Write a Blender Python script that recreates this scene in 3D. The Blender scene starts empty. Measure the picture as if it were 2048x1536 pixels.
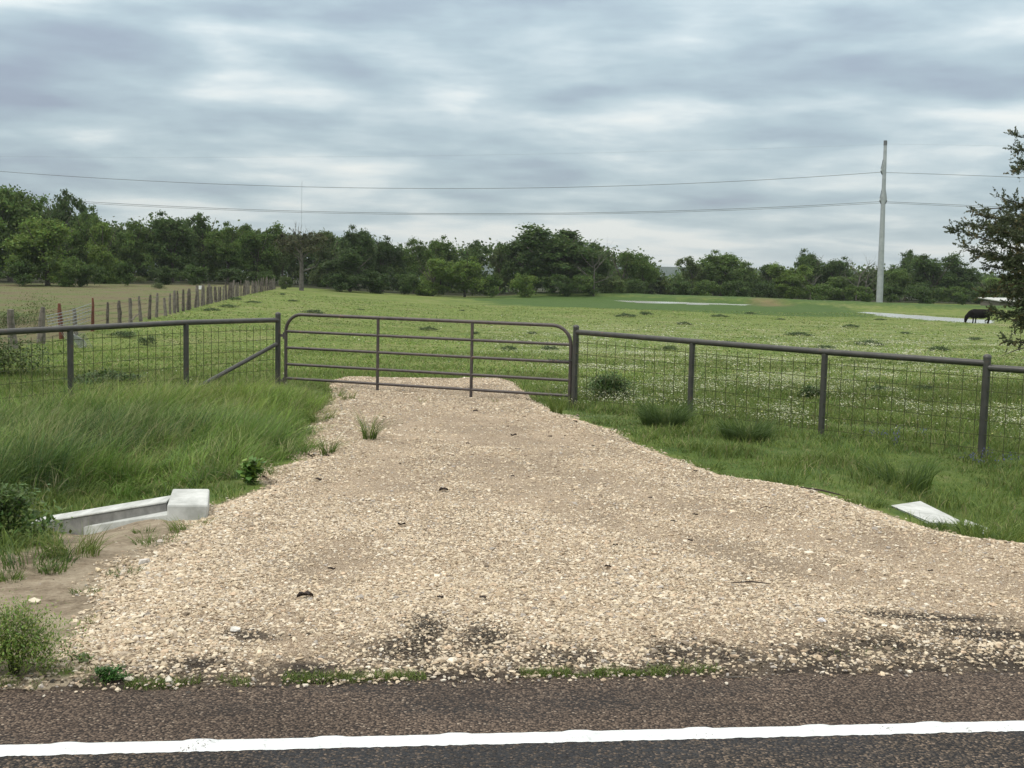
import bpy, bmesh, math, random
import numpy as np
from mathutils import Matrix, Vector
random.seed(7); rng = np.random.default_rng(7)
S = bpy.context.scene
COL = S.collection
rad = math.radians
# ------------------------------------------------------------------ camera
F = 2300.0; PITCH = 5.46; ROLL = 1.3; EYE = 1.69
CM = Matrix.Rotation(rad(90 - PITCH), 3, 'X') @ Matrix.Rotation(rad(ROLL), 3, 'Z')
cd = bpy.data.cameras.new('camera'); cam = bpy.data.objects.new('camera', cd); COL.objects.link(cam)
cd.sensor_width = 36; cd.lens = 36 * F / 2048; cd.clip_start = 0.05; cd.clip_end = 6000
cam.matrix_world = Matrix.Translation((0, 0, EYE)) @ CM.to_4x4()
S.camera = cam
# ------------------------------------------------------------------ world, sun, exposure
SUN_EL, SUN_AZ = 58, -125          # degrees; sun behind the viewer's left shoulder
w = bpy.data.worlds.new('World'); S.world = w; w.use_nodes = True
nt = w.node_tree; nt.nodes.clear()
N = lambda t, **k: _n(nt, t, **k)
def _n(tree, t, **k):
    n = tree.nodes.new(t)
    for a, b in k.items():
        if a.startswith('i_'):
            key = a[2:]
            key = int(key) if key.isdigit() else key.replace('_', ' ')
            n.inputs[key].default_value = b
        else: setattr(n, a, b)
    return n
def ramp(tree, stops, interp='LINEAR'):
    r = tree.nodes.new('ShaderNodeValToRGB'); e = r.color_ramp; e.interpolation = interp
    while len(e.elements) < len(stops): e.elements.new(0.5)
    for el, (p, c) in zip(e.elements, stops):
        el.position = p; el.color = c if len(c) == 4 else (*c, 1)
    return r
def build_world():
    L = nt.links.new
    tc = N('ShaderNodeTexCoord'); sep = N('ShaderNodeSeparateXYZ'); L(tc.outputs['Generated'], sep.inputs[0])
    zc = N('ShaderNodeMath', operation='MAXIMUM', i_1=0.0); L(sep.outputs[2], zc.inputs[0])
    za = N('ShaderNodeMath', operation='ADD', i_1=0.15); L(zc.outputs[0], za.inputs[0])
    dx = N('ShaderNodeMath', operation='DIVIDE'); L(sep.outputs[0], dx.inputs[0]); L(za.outputs[0], dx.inputs[1])
    dy = N('ShaderNodeMath', operation='DIVIDE'); L(sep.outputs[1], dy.inputs[0]); L(za.outputs[0], dy.inputs[1])
    sx = N('ShaderNodeMath', operation='MULTIPLY', i_1=0.80); L(dx.outputs[0], sx.inputs[0])
    cb = N('ShaderNodeCombineXYZ', i_2=3.7); L(sx.outputs[0], cb.inputs[0]); L(dy.outputs[0], cb.inputs[1])
    n1 = N('ShaderNodeTexNoise', i_Scale=0.85, i_Detail=5.0, i_Roughness=0.52, i_Distortion=0.15); L(cb.outputs[0], n1.inputs['Vector'])
    n2 = N('ShaderNodeTexNoise', i_Scale=2.6, i_Detail=6.0, i_Roughness=0.52, i_Distortion=0.2); L(cb.outputs[0], n2.inputs['Vector'])
    mx = N('ShaderNodeMix', data_type='FLOAT', i_0=0.5); L(n1.outputs[0], mx.inputs[2]); L(n2.outputs[0], mx.inputs[3])
    # lumps of the cloud base seen side on
    ms = N('ShaderNodeMapping'); ms.inputs['Scale'].default_value = (5.0, 5.0, 24.0); L(tc.outputs['Generated'], ms.inputs[0])
    n3 = N('ShaderNodeTexNoise', i_Scale=1.0, i_Detail=6.0, i_Roughness=0.5, i_Distortion=0.12); L(ms.outputs[0], n3.inputs['Vector'])
    mx0 = mx; mx = N('ShaderNodeMix', data_type='FLOAT', i_0=0.46); L(mx0.outputs[0], mx.inputs[2]); L(n3.outputs[0], mx.inputs[3])
    hb = N('ShaderNodeMapRange', i_1=0.0, i_2=0.13, i_3=0.045, i_4=0.0); L(sep.outputs[2], hb.inputs[0])
    mh = N('ShaderNodeMath', operation='ADD'); L(mx.outputs[0], mh.inputs[0]); L(hb.outputs[0], mh.inputs[1]); mx = mh
    cr = ramp(nt, [(0.37, (0.315, 0.368, 0.455)), (0.435, (0.370, 0.455, 0.522)), (0.485, (0.445, 0.550, 0.600)), (0.53, (0.56, 0.655, 0.690)), (0.565, (0.70, 0.770, 0.780)), (0.61, (0.84, 0.870, 0.845))])
    L(mx.outputs[0], cr.inputs[0])
    sky = N('ShaderNodeTexSky', sky_type='NISHITA', sun_disc=False, sun_elevation=rad(SUN_EL), sun_rotation=rad(SUN_AZ))
    sk = N('ShaderNodeVectorMath', operation='SCALE', i_Scale=0.1); L(sky.outputs[0], sk.inputs[0])
    m2 = N('ShaderNodeMix', data_type='RGBA', i_0=0.88); L(sk.outputs[0], m2.inputs[6]); L(cr.outputs[0], m2.inputs[7])
    # overcast sky: zenith about three times as bright as the horizon
    zw = N('ShaderNodeMapRange', i_1=0.24, i_2=0.6); L(sep.outputs[2], zw.inputs[0])
    m4 = N('ShaderNodeMix', data_type='RGBA'); L(zw.outputs[0], m4.inputs[0]); L(m2.outputs[2], m4.inputs[6]); m4.inputs[7].default_value = (0.70, 0.69, 0.66, 1); m2 = m4
    el = N('ShaderNodeMapRange', i_1=0.05, i_2=1.0, i_3=0.93, i_4=2.2); L(sep.outputs[2], el.inputs[0])
    m3 = N('ShaderNodeVectorMath', operation='SCALE'); L(m2.outputs[2], m3.inputs[0]); L(el.outputs[0], m3.inputs['Scale'])
    bg = N('ShaderNodeBackground', i_Strength=1.0); L(m3.outputs[0], bg.inputs[0])
    out = N('ShaderNodeOutputWorld'); L(bg.outputs[0], out.inputs[0])
build_world()
sl = bpy.data.lights.new('sun', 'SUN'); sun = bpy.data.objects.new('sun', sl); COL.objects.link(sun)
sl.energy = 1.5; sl.angle = rad(16); sl.color = (1.0, 0.94, 0.84)
_a = rad(SUN_AZ); _e = rad(SUN_EL)
sv = Vector((math.sin(_a) * math.cos(_e), math.cos(_a) * math.cos(_e), math.sin(_e)))
sun.rotation_euler = sv.to_track_quat('Z', 'Y').to_euler()
S.view_settings.view_transform = 'Standard'; S.view_settings.look = 'None'; S.view_settings.gamma = 1
S.view_settings.exposure = 0.12
try:
    S.cycles.max_bounces = 5; S.cycles.diffuse_bounces = 3; S.cycles.transparent_max_bounces = 4
    S.cycles.transmission_bounces = 3; S.cycles.use_denoising = True
except Exception: pass

# ------------------------------------------------------------------ geometry of the place
def ray(px, py):
    d = CM @ Vector(((px - 1024) / F, (768 - py) / F, -1)); return d
def at(px, py, Y):
    d = ray(px, py); t = Y / d.y; return Vector((d.x * t, Y, EYE + d.z * t))
def on_z(px, py, z):
    d = ray(px, py); t = (z - EYE) / d.z; return Vector((d.x * t, d.y * t, z))
def sst(a, b, x):
    t = np.clip((x - a) / (b - a), 0, 1); return t * t * (3 - 2 * t)
_l0 = on_z(0, 1502, 0); _l1 = on_z(2048, 1452, 0)
RD = (_l1 - _l0); RD.z = 0; RD.normalize()
RANG = math.atan2(RD.y, RD.x)
RN = Vector((-RD.y, RD.x, 0))
LINE = RN.dot(_l0)                      # distance of the edge line from the camera foot
EDGE = LINE + 0.62                      # edge of the sealed shoulder
def rdist(x, y): return RN.x * x + RN.y * y
# a small, cheap value noise usable on arrays
_G = rng.random((64, 64))
def vn(x, y, s=1.0, o=0):
    x = np.asarray(x, float) * s + 17.3 + o * 5.7; y = np.asarray(y, float) * s + 9.1 + o * 3.3
    xi = np.floor(x).astype(int); yi = np.floor(y).astype(int); fx = x - xi; fy = y - yi
    fx = fx * fx * (3 - 2 * fx); fy = fy * fy * (3 - 2 * fy)
    g = lambda a, b: _G[a % 64, b % 64]
    return (g(xi, yi) * (1 - fx) + g(xi + 1, yi) * fx) * (1 - fy) + (g(xi, yi + 1) * (1 - fx) + g(xi + 1, yi + 1) * fx) * fy
def fbm(x, y, s=1.0, o=0): return (vn(x, y, s, o) + .5 * vn(x, y, 2.1 * s, o + 1) + .25 * vn(x, y, 4.3 * s, o + 2)) / 1.75
POND_Z = -0.97
pondA = [on_z(a, b, POND_Z) for a, b in [(1215, 600.5), (1330, 603), (1500, 608.6), (1530, 611.2), (1400, 609.6), (1250, 605)]]
pondB = [on_z(a, b, POND_Z) for a, b in [(1692, 621.5), (1769, 626), (1850, 631.5), (1926, 637), (1995, 641), (1995, 648), (1926, 646), (1850, 641), (1769, 634), (1725, 627)]]
def poly_sd(x, y, poly):
    """signed distance to a polygon, positive inside"""
    x = np.asarray(x, float); y = np.asarray(y, float)
    d = np.full(x.shape, 1e9); ins = np.zeros(x.shape, bool); n = len(poly)
    for i in range(n):
        ax, ay = poly[i][0], poly[i][1]; bx, by = poly[(i + 1) % n][0], poly[(i + 1) % n][1]
        ex, ey = bx - ax, by - ay; L2 = ex * ex + ey * ey + 1e-12
        t = np.clip(((x - ax) * ex + (y - ay) * ey) / L2, 0, 1)
        d = np.minimum(d, np.hypot(x - ax - t * ex, y - ay - t * ey))
        c = ((ay > y) != (by > y)) & (x < (bx - ax) * (y - ay) / (by - ay + 1e-12) + ax)
        ins ^= c
    return np.where(ins, d, -d)
BERM = [at(985, 590, 142), at(1080, 584, 141), at(1250, 586, 138), at(1500, 594, 128), at(1750, 604.5, 117), at(1960, 611, 110), at(2200, 616, 106)]
def zbase(x, y):
    x = np.asarray(x, float); y = np.asarray(y, float); r = rdist(x, y)
    near = np.interp(r, [-11, -9, -5.2, -4.8, EDGE - .1, EDGE + .15, 7, 9, 17, 22], [-.5, -.4, -.04, -.03, -.03, -.012, -.05, -.10, -.15, -.2])
    side = sst(-2.3, -3.3, x) + sst(3.0, 4.2, x)
    near = near - 0.30 * np.exp(-((r - 9.4) / 1.5) ** 2) * side
    ys = [18, 25, 32, 50, 70, 90, 120, 300]
    zl = np.interp(y, ys, [-.2, -.45, -.72, -.66, -.46, -.26, -.08, 0.0])
    zr = np.interp(y, ys, [-.2, -.36, -.58, -1.0, -1.13, -1.15, -1.0, -1.1])
    u = x / np.maximum(y, 1); wl = sst(-.04, -.25, u)
    far = zl * wl + zr * (1 - wl)
    k = sst(17, 26, y); z = near * (1 - k) + far * k
    k2 = sst(20, 60, y)
    z = z + (fbm(x, y, .12) - .5) * .10 * k2 + (fbm(x, y, .9) - .5) * .06 * sst(EDGE + .3, EDGE + 2, r) * sst(200, 100, y)
    return z
def zfun(x, y):
    z = zbase(x, y); x = np.asarray(x, float); y = np.asarray(y, float)
    bx = [p.x for p in BERM]; by = [p.y for p in BERM]; bz = [p.z for p in BERM]
    yb = np.interp(x, bx, by); zb = np.interp(x, bx, bz)
    wgt = np.exp(-((y - yb) / 6.5) ** 2) * sst(-9, 2, x) * sst(90, 70, x)
    z = z * (1 - wgt) + (zb + (vn(x, y, .25) - .5) * .12) * wgt
    far = sst(190, 420, y); z = z - far * 3
    for P in (pondA, pondB):
        sd = poly_sd(x, y, P); yc = sum(p.y for p in P) / len(P)
        bank = POND_Z + .05 - np.clip(-sd, 0, 12) * .03
        z = np.where(sd > .4, np.minimum(z, POND_Z - .25), np.where(sd > -9, np.maximum(z, bank), z))
        z = np.where((sd <= .4) & (sd > -3) & (y < yc), np.minimum(z, POND_Z + .07), z)
    return z
def zf(x, y): return float(zfun(np.array([x]), np.array([y]))[0])
_ts = np.concatenate([np.linspace(3, 40, 800), np.linspace(40.1, 400, 1600)])
def G(px, py):
    """where the line of sight meets the ground"""
    d = ray(px, py); s = _ts / d.y
    X = d.x * s; Y = d.y * s; Z = EYE + d.z * s; g = zfun(X, Y)
    i = np.argmax(Z < g)
    if Z[i] >= g[i]: i = len(s) - 1
    a, b = s[max(i - 1, 0)], s[i]
    for _ in range(14):
        m = (a + b) / 2
        if EYE + d.z * m < zf(d.x * m, d.y * m): b = m
        else: a = m
    m = (a + b) / 2; return Vector((d.x * m, d.y * m, zf(d.x * m, d.y * m)))

# ------------------------------------------------------------------ object helpers
def tag(o, label=None, cat=None, group=None, kind=None):
    for k, v in (('label', label), ('category', cat), ('group', group), ('kind', kind)):
        if v: o[k] = v
    return o
def link(name, me, mat=None, parent=None):
    o = bpy.data.objects.new(name, me); COL.objects.link(o)
    if mat is not None: me.materials.append(mat)
    if parent is not None: o.parent = parent
    return o
def empty(name, loc=(0, 0, 0), label=None, cat=None, group=None):
    o = bpy.data.objects.new(name, None); COL.objects.link(o); o.location = loc; o.empty_display_size = .2
    return tag(o, label, cat, group)
def np_mesh(name, V, Fc, col=None, smooth=False):
    V = np.asarray(V, np.float32); Fc = np.asarray(Fc, np.int32); n, k = Fc.shape
    me = bpy.data.meshes.new(name); me.vertices.add(len(V)); me.vertices.foreach_set('co', V.ravel())
    me.loops.add(n * k); me.loops.foreach_set('vertex_index', Fc.ravel())
    me.polygons.add(n); me.polygons.foreach_set('loop_start', np.arange(0, n * k, k, dtype=np.int32))
    try: me.polygons.foreach_set('loop_total', np.full(n, k, np.int32))
    except Exception: pass
    me.polygons.foreach_set('use_smooth', np.full(n, smooth, bool))
    if col is not None:
        c = np.ones((len(V), 4), np.float32); c[:, :3] = col
        a = me.color_attributes.new('Col', 'FLOAT_COLOR', 'POINT'); a.data.foreach_set('color', c.ravel())
    me.update(calc_edges=True); return me
class MB:
    def __init__(s): s.v = []; s.f = []
    def add(s, vs, fs):
        b = len(s.v); s.v += [tuple(v) for v in vs]; s.f += [tuple(b + i for i in f) for f in fs]; return s
    def tube(s, pts, r, n=8, cap=True):
        pts = [Vector(p) for p in pts]; m = len(pts)
        if not hasattr(r, '__len__'): r = [r] * m
        b = len(s.v); ref = None
        for i, p in enumerate(pts):
            t = (pts[min(i + 1, m - 1)] - pts[max(i - 1, 0)]).normalized()
            if ref is None: ref = Vector((0, 0, 1)) if abs(t.z) < .9 else Vector((1, 0, 0))
            u = t.cross(ref).normalized(); v = u.cross(t).normalized(); ref = v
            for k in range(n):
                a = 2 * math.pi * k / n; s.v.append(tuple(p + (u * math.cos(a) + v * math.sin(a)) * r[i]))
        for i in range(m - 1):
            for k in range(n):
                a = b + i * n + k; c = b + i * n + (k + 1) % n; s.f.append((a, c, c + n, a + n))
        if cap: s.f.append(tuple(b + k for k in range(n))[::-1]); s.f.append(tuple(b + (m - 1) * n + k for k in range(n)))
        return s
    def box(s, lo, hi, M=None):
        c = [(x, y, z) for z in (lo[2], hi[2]) for x, y in ((lo[0], lo[1]), (hi[0], lo[1]), (hi[0], hi[1]), (lo[0], hi[1]))]
        if M is not None: c = [M @ Vector(p) for p in c]
        return s.hexa(c)
    def hexa(s, c): return s.add(c, [(3, 2, 1, 0), (4, 5, 6, 7), (0, 1, 5, 4), (1, 2, 6, 5), (2, 3, 7, 6), (3, 0, 4, 7)])
    def dome(s, c, r, n=10, m=4, sq=.8):
        b = len(s.v); c = Vector(c)
        for i in range(m):
            a = math.pi / 2 * i / m
            for k in range(n):
                q = 2 * math.pi * k / n; s.v.append((c.x + math.cos(q) * r * math.cos(a), c.y + math.sin(q) * r * math.cos(a), c.z + math.sin(a) * r * sq))
        s.v.append((c.x, c.y, c.z + r * sq)); t = len(s.v) - 1
        for i in range(m - 1):
            for k in range(n):
                a = b + i * n + k; d = b + i * n + (k + 1) % n; s.f.append((a, d, d + n, a + n))
        for k in range(n): s.f.append((b + (m - 1) * n + k, b + (m - 1) * n + (k + 1) % n, t))
        s.f.append(tuple(b + k for k in range(n))[::-1]); return s
    def mesh(s, name, smooth=True):
        me = bpy.data.meshes.new(name); me.from_pydata(s.v, [], s.f); me.update()
        if smooth:
            me.polygons.foreach_set('use_smooth', [True] * len(me.polygons))
            try: me.set_sharp_from_angle(angle=rad(40))
            except Exception: pass
        return me
    def build(s, name, mat, parent=None, smooth=True, bevel=0):
        o = link(name, s.mesh(name, smooth), mat, parent)
        if bevel:
            b = o.modifiers.new('bevel', 'BEVEL'); b.width = bevel; b.segments = 2; b.limit_method = 'ANGLE'
        return o

# ------------------------------------------------------------------ materials
def newmat(name):
    m = bpy.data.materials.new(name); m.use_nodes = True; t = m.node_tree; t.nodes.clear()
    o = t.nodes.new('ShaderNodeOutputMaterial'); p = t.nodes.new('ShaderNodeBsdfPrincipled'); t.links.new(p.outputs[0], o.inputs[0])
    return m, t, p, o
def noise_mat(name, c1, c2, scale=8, rough=.7, bump=0, bscale=None, detail=5, metallic=0, spec=.5, c3=None, dist=.01, stops=(.35, .65)):
    m, t, p, o = newmat(name); L = t.links.new
    tc = _n(t, 'ShaderNodeTexCoord'); n = _n(t, 'ShaderNodeTexNoise', i_Scale=scale, i_Detail=detail, i_Roughness=.6); L(tc.outputs['Object'], n.inputs['Vector'])
    st = [(stops[0], c1), (stops[1], c2)]
    if c3: st.append((stops[1] + .1, c3))
    r = ramp(t, st); L(n.outputs[0], r.inputs[0]); L(r.outputs[0], p.inputs['Base Color'])
    p.inputs['Roughness'].default_value = rough; p.inputs['Metallic'].default_value = metallic; p.inputs['Specular IOR Level'].default_value = spec
    if bump:
        n2 = _n(t, 'ShaderNodeTexNoise', i_Scale=bscale or scale * 4, i_Detail=4.0); L(tc.outputs['Object'], n2.inputs['Vector'])
        b = _n(t, 'ShaderNodeBump', i_Strength=bump, i_Distance=dist); L(n2.outputs[0], b.inputs['Height']); L(b.outputs[0], p.inputs['Normal'])
    return m
def attr_mat(name, rough=.6, transl=0.0, objtint=False, var=.0, vscale=30, spec=.35):
    m, t, p, o = newmat(name); L = t.links.new
    a = _n(t, 'ShaderNodeAttribute', attribute_name='Col'); c = a.outputs['Color']
    if objtint:
        oi = _n(t, 'ShaderNodeObjectInfo'); mm = _n(t, 'ShaderNodeMix', data_type='RGBA', blend_type='MULTIPLY', i_0=1.0)
        L(c, mm.inputs[6]); L(oi.outputs['Color'], mm.inputs[7]); c = mm.outputs[2]
    if var:
        tc = _n(t, 'ShaderNodeTexCoord'); n = _n(t, 'ShaderNodeTexNoise', i_Scale=vscale, i_Detail=4.0); L(tc.outputs['Object'], n.inputs['Vector'])
        mr = _n(t, 'ShaderNodeMapRange', i_1=.3, i_2=.7, i_3=1 - var, i_4=1 + var); L(n.outputs[0], mr.inputs[0])
        vm = _n(t, 'ShaderNodeVectorMath', operation='SCALE'); L(c, vm.inputs[0]); L(mr.outputs[0], vm.inputs['Scale']); c = vm.outputs[0]
    L(c, p.inputs['Base Color']); p.inputs['Roughness'].default_value = rough; p.inputs['Specular IOR Level'].default_value = spec
    if transl:
        tr = _n(t, 'ShaderNodeBsdfTranslucent'); L(c, tr.inputs[0]); ms = _n(t, 'ShaderNodeMixShader', i_0=transl)
        L(p.outputs[0], ms.inputs[1]); L(tr.outputs[0], ms.inputs[2]); L(ms.outputs[0], o.inputs[0])
    return m
M = {}
M['grass'] = attr_mat('grass_blades', .55, .25, spec=.3)
M['leaf'] = attr_mat('tree_leaves', .65, .38, objtint=True, spec=.25)
M['weed'] = attr_mat('weed_leaves', .5, .22, spec=.35)
M['stone'] = attr_mat('limestone', .9, 0, var=.18, vscale=60, spec=.25)
M['flower'] = attr_mat('petals', .7, .3, spec=.2)
M['paint_pipe'] = noise_mat('painted_pipe', (.036, .036, .032), (.056, .056, .050), 9, .38, .06, 120, spec=.5, c3=(.085, .050, .032), stops=(.35, .62))
M['gate_pipe'] = noise_mat('gate_pipe', (.050, .040, .038), (.075, .062, .058), 9, .45, .08, 120, spec=.5, c3=(.115, .062, .042), stops=(.35, .60))
M['wire'] = noise_mat('rusted_wire', (.045, .060, .024), (.075, .08, .035), 30, .8, spec=.2)
M['galv'] = noise_mat('galvanised_wire', (.17, .19, .19), (.27, .29, .30), 20, .5)
M['oldwood'] = noise_mat('weathered_wood', (.050, .042, .034), (.135, .118, .10), 7, .9, .6, 30)
M['palewood'] = noise_mat('pale_weathered_wood', (.095, .085, .072), (.20, .18, .155), 7, .9, .6, 30)
M['rust'] = noise_mat('rusty_steel', (.10, .03, .018), (.17, .06, .035), 9, .8, .3, 40)
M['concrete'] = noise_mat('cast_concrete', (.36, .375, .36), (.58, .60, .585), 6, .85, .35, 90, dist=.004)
M['concrete_shaded'] = noise_mat('shaded_concrete', (.15, .15, .145), (.25, .25, .24), 11, .9, .3, 90, dist=.004)  # same concrete, darkened: the shade on the upright wall face is painted in
M['line'] = noise_mat('road_paint', (.52, .55, .56), (.70, .73, .74), 40, .6, .5, 160, dist=.003, stops=(.3, .5))
M['steel'] = noise_mat('galvanised_pole', (.30, .33, .35), (.40, .43, .45), 2, .45, metallic=.25)
M['insulator'] = noise_mat('insulator', (.02, .025, .03), (.04, .045, .05), 5, .4)
M['bark'] = noise_mat('bark', (.05, .045, .037), (.12, .105, .085), 5, .95, .5, 20)
M['deadbark'] = noise_mat('dead_bark', (.075, .07, .06), (.15, .14, .125), 4, .95, .4, 20)
M['hide'] = noise_mat('black_hide', (.006, .006, .006), (.012, .010, .009), 6, .85, spec=.08)
M['white_paint'] = noise_mat('white_sheet', (.6, .62, .62), (.75, .77, .77), 3, .5)
M['conductor'] = noise_mat('weathered_wire', (.10, .11, .12), (.16, .17, .18), 5, .6)
M['deadleaf'] = noise_mat('dead_leaf', (.018, .012, .010), (.05, .032, .025), 40, .8)
M['litter'] = noise_mat('pale_litter', (.7, .7, .72), (.85, .85, .87), 30, .5)
def ground_material():
    m, t, p, o = newmat('pasture_ground'); L = t.links.new
    tc = _n(t, 'ShaderNodeTexCoord'); V = tc.outputs['Object']
    def nz(s, d=5.0, r=.6, vec=V, **k):
        n = _n(t, 'ShaderNodeTexNoise', i_Scale=s, i_Detail=d, i_Roughness=r, **k); L(vec, n.inputs['Vector']); return n.outputs[0]
    at_ = _n(t, 'ShaderNodeAttribute', attribute_name='Col'); sp = _n(t, 'ShaderNodeSeparateColor'); L(at_.outputs['Color'], sp.inputs[0])
    def mixc(f, a, b):
        n = _n(t, 'ShaderNodeMix', data_type='RGBA')
        for s_, v in ((0, f), (6, a), (7, b)):
            if isinstance(v, tuple): n.inputs[s_].default_value = (*v, 1)
            elif isinstance(v, float): n.inputs[s_].default_value = v
            else: L(v, n.inputs[s_])
        return n.outputs[2]
    def mth(op, a, b):
        n = _n(t, 'ShaderNodeMath', operation=op)
        for i, v in enumerate((a, b)):
            if isinstance(v, float): n.inputs[i].default_value = v
            else: L(v, n.inputs[i])
        return n.outputs[0]
    g = ramp(t, [(.33, (.062, .100, .022)), (.43, (.105, .155, .036)), (.53, (.150, .188, .050)), (.62, (.215, .208, .105))])
    L(mth('ADD', mth('MULTIPLY', nz(.35, 6.0, .65), .45), mth('MULTIPLY', nz(2.6, 6.0, .7), .55)), g.inputs[0])
    # brown field / bare soil (red channel), with patches
    d = ramp(t, [(.34, (.080, .068, .038)), (.43, (.140, .116, .070)), (.50, (.138, .132, .066)), (.56, (.100, .130, .044))])
    L(mth('ADD', mth('MULTIPLY', nz(.22, 5.0, .6), .5), mth('MULTIPLY', nz(3.5, 6.0, .7), .5)), d.inputs[0])
    def edge(ch, amt=.5):
        e = mth('ADD', ch, mth('MULTIPLY', mth('SUBTRACT', nz(1.7, 6.0, .75), .5), amt)); mr = _n(t, 'ShaderNodeMapRange', i_1=.38, i_2=.62); L(e, mr.inputs[0]); return mr.outputs[0]
    c = mixc(edge(sp.outputs[0], .9), g.outputs[0], d.outputs[0])
    # darker lush grass (blue channel)
    c = mixc(edge(sp.outputs[2], .7), c, mixc(nz(1.3, 5.0), (.030, .070, .018), (.088, .140, .034)))
    # sandy verge soil (green channel)
    sand = ramp(t, [(.36, (.11, .085, .058)), (.46, (.24, .195, .14)), (.54, (.32, .27, .20)), (.66, (.42, .36, .27))]); L(mth('ADD', mth('MULTIPLY', nz(1.6, 7.0, .7), .5), mth('MULTIPLY', nz(14.0, 6.0, .75), .5)), sand.inputs[0])
    c = mixc(edge(sp.outputs[1], .6), c, sand.outputs[0])
    a2 = _n(t, 'ShaderNodeAttribute', attribute_name='Col2'); s2 = _n(t, 'ShaderNodeSeparateColor'); L(a2.outputs['Color'], s2.inputs[0])
    mpf = _n(t, 'ShaderNodeMapping'); mpf.inputs['Scale'].default_value = (.6, 1.5, 1); L(V, mpf.inputs[0])
    fr = _n(t, 'ShaderNodeMapRange', i_1=.50, i_2=.66); L(mth('ADD', mth('MULTIPLY', nz(.9, 5.0, .6, mpf.outputs[0]), .55), mth('MULTIPLY', nz(6.0, 4.0, .7, mpf.outputs[0]), .45)), fr.inputs[0])
    c = mixc(mth('MULTIPLY', fr.outputs[0], mth('MULTIPLY', s2.outputs[0], .55)), c, (.42, .43, .32))
    c = mixc(s2.outputs[1], c, (.030, .034, .018))
    c = mixc(mth('MULTIPLY', s2.outputs[2], nz(1.0, 3.0)), c, (.24, .145, .095))
    L(c, p.inputs['Base Color']); p.inputs['Roughness'].default_value = .95; p.inputs['Specular IOR Level'].default_value = .15
    b = _n(t, 'ShaderNodeBump', i_Strength=.9, i_Distance=.06); L(nz(5.0, 7.0, .7), b.inputs['Height'])
    b2 = _n(t, 'ShaderNodeBump', i_Strength=.7, i_Distance=.012); L(nz(45.0, 4.0, .7), b2.inputs['Height']); L(b.outputs[0], b2.inputs['Normal']); L(b2.outputs[0], p.inputs['Normal'])
    return m
M['ground'] = ground_material()
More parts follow.
